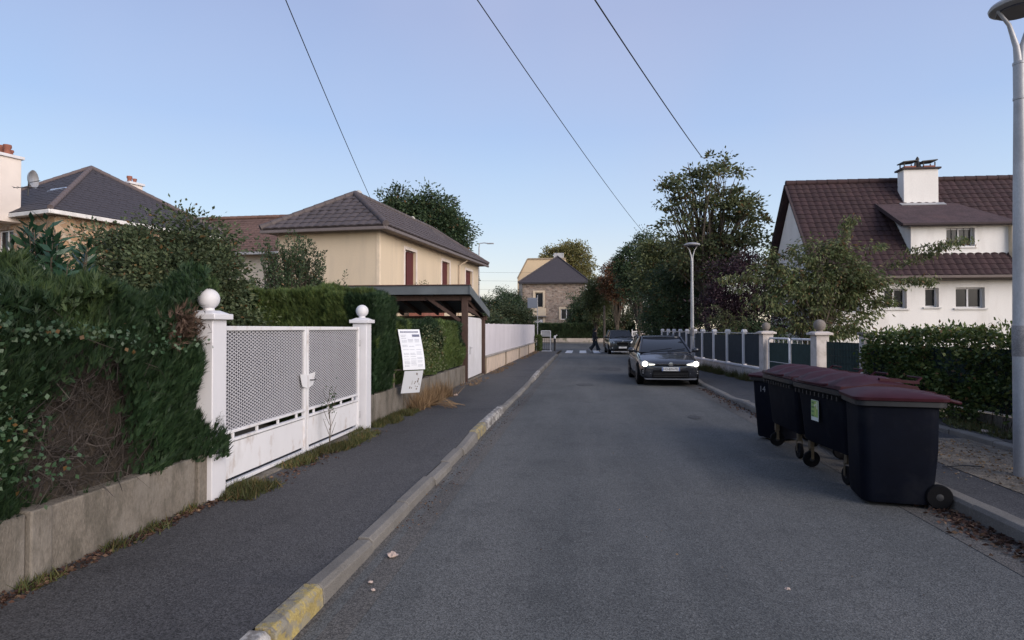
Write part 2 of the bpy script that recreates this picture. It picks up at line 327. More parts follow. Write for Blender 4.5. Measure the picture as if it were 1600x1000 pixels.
def tiles(parent,e0,e1,r0,r1,mat,tw=.3,th=.34,cap=300,thick=.035,name='tile',seed=0,curve=.025,under=None):
    """roof slope from eave e0-e1 up to ridge r0-r1: single roof tiles laid in overlapping courses, each slightly uneven"""
    e0,e1,r0,r1=[Vector(p) for p in (e0,e1,r0,r1)]; rng=random.Random(seed)
    U=(e1-e0).normalized(); up=((r0+r1)/2-(e0+e1)/2); V=(up-U*up.dot(U)); H=V.length; V.normalize(); N=U.cross(V)
    if N.z<0: N=-N
    MB().slab([e0,e1,r1,r0],N,.06).build('roof_deck',under or mat,parent)
    # tile shape: arched slab lying along V
    mb=MB(); k=4; L=th*1.18; vs=[]
    for s,(v,z) in enumerate(((0,thick),(L,thick*.25))):
        for i in range(k+1):
            x=(i/k-.5)*tw*.99; vs.append((x,v,z+curve*math.cos((i/k-.5)*pi)))
    for i in range(k+1): vs.append(((i/k-.5)*tw*.99,0,curve*math.cos((i/k-.5)*pi)-.012+thick*.1))
    mb.add(vs,[(i,i+1,i+k+2,i+k+1) for i in range(k)]+[(2*k+2+i,2*k+3+i,i+1,i) for i in range(k)])
    me=mb.mesh('roof_tile'); me.materials.append(mat)
    B=Matrix((U,V,N)).transposed().to_4x4()
    rows=int(H/th); out=[]
    ax0=(r0-e0).dot(U); ax1=(r1-e0).dot(U); wE=(e1-e0).length
    for j in range(rows):
        f=(j+.5)*th/H; x0=ax0*f; x1=wE+(ax1-wE)*f
        n=max(1,int(round((x1-x0)/tw)))
        for i in range(n):
            x=x0+(x1-x0)*(i+.5)/n
            out.append(Matrix.Translation(e0+U*x+V*(j*th-.02)+N*(.012+rng.uniform(0,.006)))@B@Matrix.Rotation(rng.uniform(-.02,.02),4,'Z'))
    inv=parent.matrix_world.inverted() if parent else Matrix()
    out.sort(key=lambda m:(m.translation-Vector((0,0,EYE))).length)
    for m in out[:cap]:
        o=bpy.data.objects.new(name,me); col.objects.link(o); o.parent=parent; o.matrix_local=m
    if out[cap:]:
        rest=MB()
        for m in out[cap:]: rest.add([m@Vector(v) for v in vs],[tuple(p.vertices) for p in me.polygons])
        stuff(rest.build('tile_field',mat,parent,recalc=False))
    return N
def ridge(parent,p,q,mat,r=.11,step=.4,name='ridge_tile'):
    p=Vector(p);q=Vector(q); d=q-p; n=max(1,int(d.length/step)); d/=n
    me=None
    for i in range(n):
        a=MB().tube([(0,0,0),(d.length*1.06,0,0)],[r*1.12,r],8)
        if me is None: me=a.mesh('ridge_tile',60); me.materials.append(mat)
        o=bpy.data.objects.new(name,me); col.objects.link(o); o.parent=parent
        o.matrix_local=Matrix.Translation(p+d*i)@d.to_track_quat('X','Z').to_matrix().to_4x4()
def copy_tree(o,parent=None):
    c=o.copy(); col.objects.link(c)
    if parent is not None: c.parent=parent
    for ch in o.children: copy_tree(ch,c)
    return c
# ------------------------------------------------------------- materials in use
WHITE=M('white_paint',(.62,.61,.63),.55,.06,2,bump=.05,stain=[((.36,.33,.29),.35)],stpos=(.52,.8))
WHITE2=M('white_metal',(.68,.67,.68),.45,.05,2,stain=[((.40,.37,.33),.4),((.30,.19,.11),.55)],stpos=(.56,.74),stscale=2.4,stretch=(1,1,.5))
CREAMW=M('cream_render',(.58,.475,.345),.9,.05,.6,fine=.06,fscale=60,bump=.12,stain=[((.40,.34,.27),.5)],stpos=(.5,.75),stscale=.9,stretch=(1.6,1.6,.35))
WALLW=M('white_render',(.78,.75,.71),.9,.05,.5,fine=.05,fscale=60,bump=.12,stain=[((.52,.48,.43),.55)],stpos=(.5,.75),stscale=.9,stretch=(1.6,1.6,.35))
PINKW=M('cream_low_wall',(.60,.48,.38),.9,.08,1.5,fine=.08,bump=.15,stain=[((.22,.18,.14),.6)],stpos=(.55,.72),stscale=2)
BEIGE=M('beige_render',(.50,.46,.40),.9,.05,.6,bump=.1)
CONC=M('old_concrete',(.150,.130,.106),.92,.25,2.2,fine=.22,fscale=70,bump=.5,bscale=90,stain=[((.25,.225,.195),.6),((.062,.056,.042),.7)],stpos=(.5,.66),stscale=1.9,stretch=(1,1,.45))
CONCK=M('kerb_stone',(.175,.162,.145),.9,.15,2.5,island=.12,fine=.25,fscale=110,bump=.4,bscale=120,stain=[((.13,.12,.105),.6)],stpos=(.5,.7),stscale=4)
YELLOW=M('worn_yellow_paint',(.36,.28,.105),.85,.2,5,fine=.2,bump=.5,bscale=100,stain=[((.17,.155,.13),1.0),((.26,.24,.19),.7)],stpos=(.47,.53),stscale=6)
KWHITE=M('worn_white_paint',(.42,.40,.37),.85,.1,5,fine=.15,bump=.4,bscale=100,stain=[((.18,.165,.15),1.0)],stpos=(.46,.54),stscale=7)
ROAD=asphalt('road_asphalt',(.082,.0835,.081),.2,(.116,.115,.109),.5)
PAVE=asphalt('pavement_asphalt',(.057,.055,.057),.2,(.074,.071,.070),.62)
GUT=asphalt('gutter_asphalt',(.078,.073,.068),.34,(.125,.115,.102),.55)
SOIL=M('soil',(.085,.07,.05),.95,.35,1.5,fine=.3,fscale=40,bump=.6,bscale=30)
GRIT=M('dusty_grit',(.17,.145,.115),.95,.3,4,fine=.5,fscale=70,bump=.7,bscale=70,stain=[((.30,.25,.18),.7),((.07,.06,.05),.6)],stpos=(.5,.6),stscale=5)
MARK=M('road_marking',(.62,.62,.63),.7,.1,4,stain=[((.2,.2,.2),.7)],stpos=(.55,.65),stscale=6)
DWOOD=M('dark_stained_wood',(.060,.034,.026),.75,.25,4,fine=.2,bump=.2,bscale=30,stretch=(6,6,1))
SLATEG=M('slate_grey_fascia',(.105,.12,.13),.7,.15,2,bump=.1)
TILEC=M('brown_grey_roof_tile',(.083,.068,.070),.85,.16,2.2,island=.14,fine=.12,fscale=30,stain=[((.20,.17,.15),.5),((.07,.06,.055),.4)],stpos=(.5,.72))
TILER=M('dark_red_roof_tile',(.038,.019,.021),.85,.22,2.2,island=.16,fine=.15,fscale=30,stain=[((.060,.036,.032),.5),((.026,.018,.018),.5)],stpos=(.5,.7))
TILERED=M('red_brown_flat_tile',(.135,.080,.064),.9,.18,3,island=.12,fine=.25,fscale=14,bump=.4,bscale=14,stretch=(1,1,3))
SLATE=M('dark_slate',(.050,.044,.050),.7,.18,3,fine=.2,fscale=16,bump=.3,bscale=18,stretch=(1,1,3))
GLASS=M('dark_window_glass',(.02,.022,.026),.12,.1,1,spec=.2)
BRICKR=M('terracotta',(.26,.10,.07),.85,.2,3)
REDSH=M('dark_red_shutter',(.085,.016,.015),.6,.12,3)
GRMET=M('galvanised_grey',(.40,.40,.41),.5,.14,3,metal=.35,fine=.1,stain=[((.20,.19,.19),.6)],stpos=(.5,.7),stscale=2.5,stretch=(1,1,.4))
BLACK=M('black_iron',(.018,.018,.02),.5,.1,3)
BARK=M('bark',(.075,.06,.045),.95,.3,6,fine=.3,fscale=20,bump=.8,bscale=18,stretch=(1,1,.3))
TWIG=M('dead_twig',(.066,.054,.048),.9,.3,6,island=.35)
INNER=M('dark_hedge_core',(.035,.027,.02),.95,.4,5,fine=.4,fscale=30,bump=1,bscale=20)  # dark brown for the hedge cores, the shade inside put into the colour
THUJA=leafmat('cypress_green',(.011,.028,.012),(.019,.043,.017),(.033,.060,.022),.6,.2,0)
THUJAL=leafmat('cypress_light_green',(.046,.078,.024),(.074,.112,.032),(.120,.150,.044),.6,.2,0)
LAUREL=leafmat('laurel_green',(.012,.036,.020),(.022,.056,.030),(.036,.074,.038),.3,.15,.0,.5)
BROAD=leafmat('dull_broadleaf',(0.048,0.069,0.035),(0.073,0.100,0.050),(0.119,0.138,0.070),.55,.2,.03)
IVY=leafmat('ivy_green',(.028,.062,.032),(.055,.10,.05),(.11,.15,.095),.4,.15,.03)
HEDGEG=leafmat('hedge_green',(.035,.062,.020),(.065,.100,.028),(.150,.165,.045),.5,.25,.03)
CHERRY=leafmat('cherry_yellow_green',(.072,.100,.038),(.115,.140,.055),(.190,.185,.085),.5,.3,.05)
BIGT=leafmat('tall_tree_leaf',(0.070,0.090,0.043),(0.109,0.131,0.061),(0.167,0.171,0.081),.55,.3,.05)
PURPLE=leafmat('purple_leaf',(0.026,0.015,0.022),(0.042,0.024,0.033),(0.061,0.035,0.042),.6,.2,.0)
DARKG=leafmat('dark_green_leaf',(0.029,0.052,0.026),(0.047,0.078,0.036),(0.078,0.109,0.049),.55,.15,.02)
YELL=leafmat('yellowing_leaf',(.13,.14,.055),(.20,.19,.075),(.30,.26,.11),.6,.3,.02)
RUST=leafmat('reddish_leaf',(0.105,0.068,0.033),(0.150,0.083,0.045),(0.225,0.098,0.053),.6,.3,.0)
OLIVE=leafmat('olive_leaf',(0.074,0.095,0.041),(0.111,0.132,0.057),(0.162,0.176,0.076),.6,.25,.03)
DRY=leafmat('dry_grass',(.14,.085,.045),(.24,.155,.085),(.36,.25,.14),.8,.2,.0)
WEED=leafmat('weed_green',(.045,.058,.018),(.075,.085,.028),(.14,.11,.045),.6,.25,.05)
LITTER=leafmat('fallen_leaf',(.032,.016,.012),(.065,.032,.022),(.14,.09,.055),.75,.05,.0)
MESHG=M('green_privacy_mesh',(.020,.040,.036),.85,.2,6,fine=.2,fscale=60,bump=.3,bscale=90)
MESHD=M('dark_blue_green_mesh',(.022,.030,.038),.85,.2,6,fine=.2,fscale=60,bump=.3,bscale=90)
# ------------------------------------------------------------- the setting: ground, road, pavements, kerbs
def sheet(name,xs,ys,zf,mat):
    nx,ny=len(xs),len(ys); me=bpy.data.meshes.new(name)
    me.from_pydata([(x,y,zf(x,y)) for y in ys for x in xs],[],[(j*nx+i,j*nx+i+1,(j+1)*nx+i+1,(j+1)*nx+i) for j in range(ny-1) for i in range(nx-1)])
    me.update(); o=link(name,me,mat); return struct(o)
fr=lambda a,b,n:[a+(b-a)*i/n for i in range(n+1)]
struct(MB().quad((-900,-300,-.03),(900,-300,-.03),(900,1500,-.03),(-900,1500,-.03)).build('ground',SOIL))
def roadz(x,y):
    s=0
    if -1.6<x<3.42 and y<50: s=-.012*((x-.9)/2.5)**2+.004*mn.noise(Vector((x*.8,y*.5,0)))
    return s
sheet('road',[-1.62]+fr(-1.4,3.2,14)+[3.44],fr(-6,48.9,110),roadz,ROAD)
sheet('crossing_road',fr(-70,70,20),fr(48.9,71.6,4),lambda x,y:-.012,ROAD)
sheet('gutter',fr(-1.615,-1.30,3),fr(-6,38.4,80),lambda x,y:roadz(x,y)+.004+(0 if x<-1.4 else -.001),GUT)
sheet('gutter',fr(3.0,3.43,3),fr(-6,38.4,80),lambda x,y:roadz(x,y)+.004,GUT)
def kh(y):   # kerb height along the left side (dropped at the driveways)
    pts=[(-9,.14),(3.6,.14),(4.0,.10),(8.1,.09),(9.2,.145),(12.3,.145),(13.0,.07),(19.5,.06),(20.5,.13),(38.5,.13),(60,.02)]
    for (a,p),(b,q) in zip(pts,pts[1:]):
        if a<=y<=b: return p+(q-p)*(y-a)/(b-a)
    return .02
def pavz(x,y):
    t=min(1,max(0,(-1.78-x)/.7)); k=kh(y)-.006
    return k*(1-t)+.12*t*(1 if y<44 else .3)+.003*mn.noise(Vector((x*2,y*.8,3)))
rgp=random.Random(4)
for nm,cx,cy,rx,ry in (('road_patch',.05,18.9,.28,.5),('road_patch',2.1,12.2,.12,.3),('road_patch',1.1,26.0,.6,1.3)):
    pp=[(cx+rx*math.cos(a)*rgp.uniform(.7,1.1),cy+ry*math.sin(a)*rgp.uniform(.7,1.1)) for a in [k*pi/9 for k in range(18)]]
    struct(MB().quad(*[(x,y,roadz(x,y)+.008) for x,y in pp]).build(nm,asphalt('patch_asphalt',(.060,.060,.061),.25,(.085,.083,.082),.6)))
sheet('pavement',[-3.9,-3.4,-3,-2.6,-2.2,-1.9,-1.735,-1.715],fr(-6,48,140),pavz,PAVE)
sheet('garden_soil',[-60,-20,-8,-3.88],fr(-6,60,20),lambda x,y:.06,SOIL)
def khr(y): return .125-.055*max(0,min(1,(y-14.0)/.6))*max(0,min(1,(19.8-y)/.6))
def pavr(x,y):
    t=min(1,max(0,(x-3.575)/.7)); return (khr(y)-.006)*(1-t)+.119*t+.004*mn.noise(Vector((x*2,y*.8,8)))
sheet('pavement',[3.575,3.8,4.05,4.3,4.9,5.6,6.6],fr(-6,48,130),pavr,PAVE)
sheet('garden_soil',[6.58,9,20,60],fr(-6,60,20),lambda x,y:.13,SOIL)
sheet('raised_pavement',[5.56,6.0,6.7,8],fr(-6,12.9,30),lambda x,y:.20+.004*mn.noise(Vector((x*2,y,1))),PAVE)
sheet('dusty_strip',fr(4.15,5.42,5),fr(4.5,9.6,20),lambda x,y:.1245+.006*abs(mn.noise(Vector((x*5,y*5,1)))),GRIT)
sheet('far_pavement',fr(-70,70,14),[71.75,73.4],lambda x,y:.1,PAVE)
def stones(name,x0,x1,ys,hf,mats,cham=.03,side=1,seed=0,parent=None):
    rng=random.Random(seed); k=root_struct(name)
    for i in range(len(ys)-1):
        a,b=ys[i]+.009,ys[i+1]-.009; m=MB(); ha,hb=hf(a),hf(b); dx=rng.uniform(-.012,.012); dz=rng.uniform(-.007,.007)
        f,bk=(x1,x0) if side>0 else (x0,x1); c=f-side*cham
        pr=lambda y,h:[(f+dx+side*.012,y,-.06),(f+dx,y,h+dz-cham),(c+dx,y,h+dz),(bk+dx,y,h+dz),(bk+dx,y,-.06)]
        m.add(pr(a,ha)+pr(b,hb),[(0,1,6,5),(1,2,7,6),(2,3,8,7),(3,4,9,8),(0,4,3,2,1),(5,6,7,8,9)])
        m.build('kerb_stone',mats(i,(a+b)/2),k,bev=.006)
    return k
ysL=[-2,-1,0,1,2,3.08,3.68,4.6,5.6,6.6,7.4,8.2,9.25]+[10.2,11.3,12.35]+[13.2+i*1.0 for i in range(25)]+[38.4]
def ml(i,y):
    if 2<y<3.1 or 11.3<y<12.35: return KWHITE
    if 3.1<=y<3.68 or 9.2<y<10.2: return YELLOW
    if 10.2<y<11.3 or 20<y<23: return KWHITE
    return CONCK
stones('kerb',-1.72,-1.6,ysL,kh,ml,side=1,seed=1)
stones('kerb',3.42,3.58,[-2+i*1.0 for i in range(42)],khr,lambda i,y:CONCK,side=-1,seed=2)
stones('kerb',5.42,5.56,[-2+i for i in range(15)]+[12.9],lambda y:.20,lambda i,y:CONCK,side=-1,seed=3,cham=.015)
k=root_struct('far_kerb')
for i in range(60): MB().box(-30+i,-29.01+i,71.6,71.76,-.05,.13).build('kerb_stone',CONCK,k,bev=.01)
# crosswalk
cw=root_struct('zebra_crossing')
for i in range(6): MB().box(-1.28+i*.98,-.80+i*.98,43.0,47.6,-.004,.007).build('crossing_stripe',MARK,cw)
MB().box(-2.9,-2.2,42.9,43.7,.118,.128).build('tactile_slab',MARK,cw)
# ------------------------------------------------------------- left low concrete wall A
def fence_wall(name,label,x0,x1,ys,z0,z1,mat,postx=.03,cat='wall',postw=.16):
    t=thing(name,label,cat,((x0+x1)/2,ys[0],z0)); cx=(x0+x1)/2
    for a,b in zip(ys,ys[1:]):
        MB().box(x0-cx,x1-cx,a-ys[0]+postw/2+.012,b-ys[0]-postw/2-.012,-.2,z1-z0).build('panel',mat,t,bev=.012)
    for a in ys:
        MB().box(x0-cx-postx,x1-cx+postx,a-ys[0]-postw/2,a-ys[0]+postw/2,-.2,z1-z0+.012).build('post',mat,t,bev=.012)
    return t
fence_wall('garden_wall','low weathered concrete panel wall under the big dark hedge at left',-3.56,-3.43,[-.6,1.5,3.58,5.27],.12,.55,CONC,.025)
# ------------------------------------------------------------- white gate and pillars
def pillar(x,y,h,wd,label,group,mat=WHITE,ballr=.1,capw=.34,ballm=None,name='gate_pillar'):
    t=thing(name,label,'pillar',(x,y,.1),0,group)
    MB().box(-wd/2,wd/2,-wd/2,wd/2,-.15,h).build('shaft',mat,t,bev=.008)
    c=MB(); c.box(-capw/2,capw/2,-capw/2,capw/2,h,h+.055); c.taper(-capw/2+.02,capw/2-.02,-capw/2+.02,capw/2-.02,h+.0551,h+.085,.06); c.build('cap',mat,t,bev=.008)
    b=MB(); b.lathe([(ballr*.55,h+.08),(ballr*.5,h+.11)],n=14); b.ball((0,0,h+.10+ballr*.95),ballr,18,11); b.build('ball',ballm or mat,t,smooth=50)
    return t
pillar(-3.47,5.42,1.68,.225,'white gate pillar with ball, half swallowed by the big dark hedge','white gate pillars with balls',ballr=.098,capw=.31)
pillar(-3.47,9.45,1.68,.225,'white gate pillar with ball, beside the information board end of the gate','white gate pillars with balls',ballr=.098,capw=.31)
MESHW=M('white_expanded_metal',(.60,.59,.61),.5,.06,3); SCREEN=M('grey_gate_backing',(.12,.118,.135),.8,.25,1.2,fine=.1,fscale=30)
def leaf(y0,y1,hinge,label):
    t=thing('gate_leaf',label,'gate',(-3.47,y0 if hinge<0 else y1,.12),0,'leaves of the white gate'); oy=(y0 if hinge<0 else y1)
    a,b=y0-oy,y1-oy; f=MB(); q=.045
    for z in (1.58,.56,.475): f.box(-q/2,q/2,a+q,b-q,z-q/2 if z>1 else z-.014,z+q/2 if z>1 else z+.014)
    f.box(-q/2,q/2,a,a+q,.04,1.6025); f.box(-q/2,q/2,b-q,b,.04,1.6025); f.box(-q/2,q/2,a+q,b-q,.035,.07)
    for i in range(4): y=a+(b-a)*(i+.5)/4; f.box(-.012,.012,y-.015,y+.015,.489,.546)
    f.build('frame',WHITE2,t,bev=.004)
    MB().box(-.006,.006,a+q,b-q,.105,.45).build('bottom_sheet',WHITE2,t)
    MB().box(-.020,-.016,a+q,b-q,.575,1.56).build('backing_sheet',SCREEN,t)
    m=MB(); dw,dh=.078,.035; ya,yb=a+q,b-q; za,zb=.576,1.558; nx=int((yb-ya)/dw); nz=int((zb-za)/dh); dw=(yb-ya)/nx; dh=(zb-za)/nz; s=.0042
    for j in range(nz):
        for i in range(nx):
            y=ya+dw*i; z=za+dh*j
            for (p,r) in (((y,z+dh/2),(y+dw/2,z)),((y+dw/2,z),(y+dw,z+dh/2)),((y,z+dh/2),(y+dw/2,z+dh)),((y+dw/2,z+dh),(y+dw,z+dh/2))):
                m.add([(.004,p[0],p[1]-s),(.004,r[0],r[1]-s),(.004,r[0],r[1]+s),(.004,p[0],p[1]+s)],[(0,1,2,3)])
    stuff(m.build('expanded_mesh',MESHW,t,recalc=False))
    for z in (.25,1.35): MB().tube([(.02,0,z-.05),(.02,0,z+.05)],.020,8).build('hinge',GRMET,t,smooth=50)
    yy=b-.0 if hinge<0 else a
    d=-1 if hinge<0 else 1
    MB().add([(.026,yy,.83),(.026,yy+d*.13,.86),(.026,yy+d*.20,1.02),(.026,yy,1.00),(.036,yy,.83),(.036,yy+d*.13,.86),(.036,yy+d*.20,1.02),(.036,yy,1.00)],[(0,1,2,3),(7,6,5,4),(0,4,5,1),(1,5,6,2),(2,6,7,3),(3,7,4,0)]).build('latch_plate',WHITE2,t)
    return t
leaf(5.60,7.435,-1,'white gate leaf nearer the big dark hedge')
lf=leaf(7.465,9.28,1,'white gate leaf nearer the information board, dry stalk in front of it')
MB().tube([(.05,-1.8,.93),(.085,-1.8,.93),(.085,-1.72,.93)],.008,6).build('handle',BLACK,lf)
tag(MB().box(-3.60,-3.36,5.57,9.31,.02,.135).build('gate_threshold',CONC,bev=.01),'worn concrete threshold strip under the white double gate','threshold')
# dry stalk in front of the gate
t=thing('dry_weed','thin dry branching weed standing in front of the white gate','weed',(-3.28,7.75,.12))
m=MB(); 
for k in range(9):
    a=R.uniform(0,6.28); h=.2+.07*k; m.tube([(0,0,h-.15),(.06*math.cos(a),.06*math.sin(a),h),(.09*math.cos(a),.10*math.sin(a),h+.08)],[.004,.003,.002],4)
m.tube([(0,0,0),(.01,.01,.3),(-.01,0,.6),(.0,.01,.8)],[.006,.005,.004,.003],5); m.build('stem',M('dry_stem',(.09,.07,.05),.9),t)
P=RNG.normal(size=(60,3))*[.05,.06,.14]+[0,0,.62]; leaves('leaf_cluster',P,RNG.normal(size=(60,3)),.045,.02,DARKG,t,kind='stuff')
# ------------------------------------------------------------- wall B, conifer hedges, board
fence_wall('garden_wall','low weathered concrete wall behind the white information board, weeds along its foot',-3.56,-3.45,[9.72,11.75,13.75,15.75,17.75],.12,.60,CONC,.02)
def conifer(name,label,x0,x1,y0,y1,z0,z1,n,L,mat,seed=0,holes=(),bulge=.14,k=6,mixmat=None,mixn=0,topv=.15,faces='xyt',xdir=1):
    t=thing(name,label,'hedge',((x0+x1)/2,(y0+y1)/2,z0)); cx,cy=(x0+x1)/2,(y0+y1)/2
    W,D,H=(x1-x0)/2,(y1-y0)/2,z1-z0
    areas={'x':D*2*H,'y':W*2*H*(2 if 'Y' in faces else 1),'t':4*W*D}; P=[];Dn=[]
    def noisy(a,b,s): return np.array([mn.noise(Vector((p*1.7,q*1.7,s))) for p,q in zip(a,b)])
    tot=sum(areas[c] for c in 'xyt')
    for c in 'xyt':
        m=int(n*areas[c]/tot)
        if c=='x':
            y=RNG.uniform(-D,D,m); z=RNG.uniform(0,1,m)*H; s=noisy(y,z,seed); x=xdir*(W+bulge*s*1.6-.10*(z/H-.45)**2*2)-xdir*RNG.exponential(.05,m); dn=np.stack([np.full(m,1.*xdir),np.zeros(m),np.full(m,2.2)],1)
        elif c=='y':
            x=RNG.uniform(-W,W,m); z=RNG.uniform(0,1,m)*H; s=noisy(x,z,seed+5); sg=np.where(RNG.uniform(size=m)<.5,-1,1) if 'Y' in faces else -np.ones(m); y=sg*(D+bulge*s)-sg*RNG.exponential(.05,m); dn=np.stack([np.zeros(m),sg,np.full(m,2.2)],1)
        else:
            x=RNG.uniform(-W,W,m); y=RNG.uniform(-D,D,m); s=noisy(x,y,seed+9); z=H+topv*s*1.5-RNG.exponential(.06,m); dn=np.stack([np.zeros(m),np.zeros(m),np.ones(m)],1)
        P.append(np.stack([x,y,z],1)); Dn.append(dn)
    P=np.concatenate(P); Dn=np.concatenate(Dn)+RNG.normal(size=(len(P),3))*.6
    keep=np.ones(len(P),bool)
    for (hy,hz,ry,rz) in holes:
        yy=P[:,1]+cy-hy; zz=P[:,2]+z0-hz; q=(yy/ry)**2+(zz/rz)**2+RNG.uniform(-.5,.9,len(P))
        keep&=~((q<1)&(P[:,2]<H*.93)&(P[:,0]*xdir>0))
    P=P[keep];Dn=Dn[keep]; 
    if mixmat is not None:
        nn=np.array([mn.noise(Vector((p[0]*1.1,p[1]*1.3,p[2]*1.3+seed))) for p in P])+.9*(P[:,2]/H-.75)
        hi=nn>mixn; sprays('light_foliage',P[hi],Dn[hi],L,mixmat,t,k,kind='stuff'); sprays('foliage',P[~hi],Dn[~hi],L,mat,t,k,kind='stuff')
    else: sprays('foliage',P,Dn,L,mat,t,k,kind='stuff')
    MB().taper(-W+.13,W-.13,-D+.1,D-.1,0,H-.14,.05).build('dark_core',INNER,t)  # added solid core: blocks see-through, stands in for the hedge's dark inside
    return t
HA=conifer('conifer_hedge','big overgrown dark cypress hedge at far left, brown dead patch in it',-5.0,-3.42,-1.2,5.50,.50,1.95,105000,.078,THUJA,1,holes=[(3.95,1.05,.52,.62),(4.1,.65,.75,.25)],bulge=.2,mixmat=leafmat('cypress_mid_green',(.022,.044,.016),(.036,.064,.022),(.058,.088,.028),.6,.2,0),mixn=.36,topv=.30)
# dead patch: tangle of bare twigs in the gap
m=MB(); rr=random.Random(5)
for i in range(900):
    y=rr.gauss(3.98,.36); z=rr.uniform(.58,1.65)
    if abs(y-3.98)>.75: continue
    p=Vector((-3.50+rr.uniform(-.10,.05),y,z)); d=Vector((rr.uniform(-.2,.25),rr.uniform(-1,1),rr.uniform(-.5,1))).normalized(); L=rr.uniform(.12,.36); r=rr.choice([.0015,.002,.003,.005])
    q=p+d*L*.5+Vector((rr.uniform(-.02,.03),rr.uniform(-.05,.05),rr.uniform(-.04,.04))); m.tube([p,q,p+d*L+Vector((0,rr.uniform(-.05,.05),rr.uniform(-.06,.03)))],[r,r*.8,r*.4],3,cap=False)
o=m.build('bare_twigs',TWIG,HA,recalc=False); stuff(o); o.location=-HA.location
def relof(par,P): return np.array(P)-np.array(par.location)
# small brown dead top near the pillar
n=450; P=np.stack([RNG.normal(-3.42,.04,n),RNG.normal(5.0,.09,n),RNG.normal(1.72,.07,n)],1); sprays('dead_foliage',relof(HA,P),RNG.normal(size=(n,3))+[.4,0,.3],.07,leafmat('dead_brown_spray',(.05,.03,.022),(.08,.05,.035),(.11,.075,.055),.9,.1,0),HA,5,kind='stuff')
# ivy climbing over the hedge
iv=thing('ivy','pale green ivy trailing over the front of the big dark hedge','ivy',(-3.35,3.2,.6))
pts=[]
for (y,z,sy,sz,k) in ((3.02,1.72,.08,.08,360),(3.05,1.50,.05,.16,240),(3.35,1.70,.30,.03,150),(3.9,1.66,.35,.03,90),(3.25,1.20,.12,.12,160),(3.12,.95,.14,.15,110),(3.55,.85,.14,.06,50),(4.5,1.56,.3,.025,60)):
    pts.append(np.stack([RNG.normal(-3.30,.035,k),RNG.normal(y,sy,k),RNG.normal(z,sz,k)],1))
pts=np.concatenate(pts); D=RNG.normal(size=pts.shape)*.5+[.5,-.2,-.4]
leaves('leaf_cluster',relof(iv,pts),D,.034,.030,IVY,iv,kind='stuff')
m=MB()
for a in range(3):
    y=3.0+a*.11; m.tube([(.0,y-3.2,1.05),(.01,y-3.12,.9),(.0,y-3.1,.6)],[.003,.003,.002],4)
m.build('stem',BARK,iv)
# laurel behind
def laurel(loc,n_shoots,rad,h,label,seed=0):
    rng=random.Random(seed); t=thing('laurel_shrub',label,'shrub',loc); P=[];D=[]; mb=MB()
    for s in range(n_shoots):
        a=rng.uniform(0,6.28); r=rng.uniform(0,rad); bx,by=r*math.cos(a)*.5,r*math.sin(a)*.5; tx,ty=r*math.cos(a),r*math.sin(a); hh=h*rng.uniform(.72,1.0)*(1-.25*(r/rad)**2)
        mb.tube([(bx*.4,by*.4,0),(bx,by,hh*.5),(tx,ty,hh)],[.014,.009,.004],5)
        for k in range(40):
            f=.3+.7*k/40; x=bx+(tx-bx)*(2*f-1 if f>.5 else 0); y=by+(ty-by)*(2*f-1 if f>.5 else 0); z=hh*f; th=k*2.4+rng.uniform(-.4,.4)
            P.append((x,y,z)); D.append((math.cos(th),math.sin(th),.9 if f>.85 else .35))
    mb.build('stem',BARK,t,recalc=False); leaves('leaf_cluster',np.array(P),np.array(D)+RNG.normal(size=(len(D),3))*.15,.18,.06,LAUREL,t,droop=.1,kind='stuff')
    return t
laurel((-5.62,5.95,.1),110,.60,2.80,'glossy dark laurel with long leaves rising behind the big hedge, left of the twiggy shrub',3)
laurel((-6.75,5.5,.1),90,.8,2.45,'second glossy laurel at the left edge of the picture behind the hedge',4)
# conifers behind the gate and along wall B
conifer('conifer_hedge','clipped yellow-green cypress hedge block seen above the white gate, brown patch in it',-6.1,-3.62,9.95,11.4,.1,2.30,44000,.09,THUJAL,21,bulge=.10,mixmat=THUJA,mixn=.45,topv=.15)
conifer('conifer_hedge','narrow dark cypress column just right of the ball-topped pillar',-4.2,-3.36,9.72,10.75,.62,2.2,22000,.085,THUJA,25,bulge=.10,mixmat=THUJAL,mixn=.2)
HC=conifer('conifer_hedge','green cypress hedge with paler patches behind the information board',-4.6,-3.50,10.9,17.7,.62,1.80,60000,.085,THUJAL,31,bulge=.14,mixmat=THUJA,mixn=.0,topv=.12,holes=[(11.1,.9,.5,.35)])
n=900; P=np.stack([RNG.normal(-3.42,.05,n),RNG.choice([13.3,14.0,14.6],n)+RNG.normal(0,.18,n),RNG.uniform(.7,1.75,n)],1)
leaves('creeper_leaves',relof(HC,P),RNG.normal(size=(n,3))+[.4,-.2,.1],.05,.035,leafmat('creeper_leaf',(.05,.075,.03),(.09,.11,.05),(.16,.16,.09),.6,.2,.05),HC,kind='stuff')
tree('broadleaf_shrub','dense dull-green small tree behind the big hedge, loose shoots on top','tree',(-6.9,9.6,.1),[(0,0,1.9,1.35,1.1,1.3),(-1.0,-.3,1.8,.9,.8,1.1),(.85,.2,1.5,.8,.8,1.0),(-.3,0,2.75,.85,.7,.6),(.42,0,2.92,.62,.55,.62),(.8,0,2.5,.6,.5,.6)],BROAD,BARK,1200,62,.072,.042,.06,.7,.15,.1,seed=3,shell=.45,nlimb=50)
tree('broadleaf_shrub','dark shrub filling the gap between the twiggy shrub and the clipped hedge','shrub',(-6.3,11.8,.1),[(0,0,1.1,1.3,.8,1.0)],BROAD,BARK,140,50,.08,.045,.05,.5,.18,.1,seed=8,shell=.4)
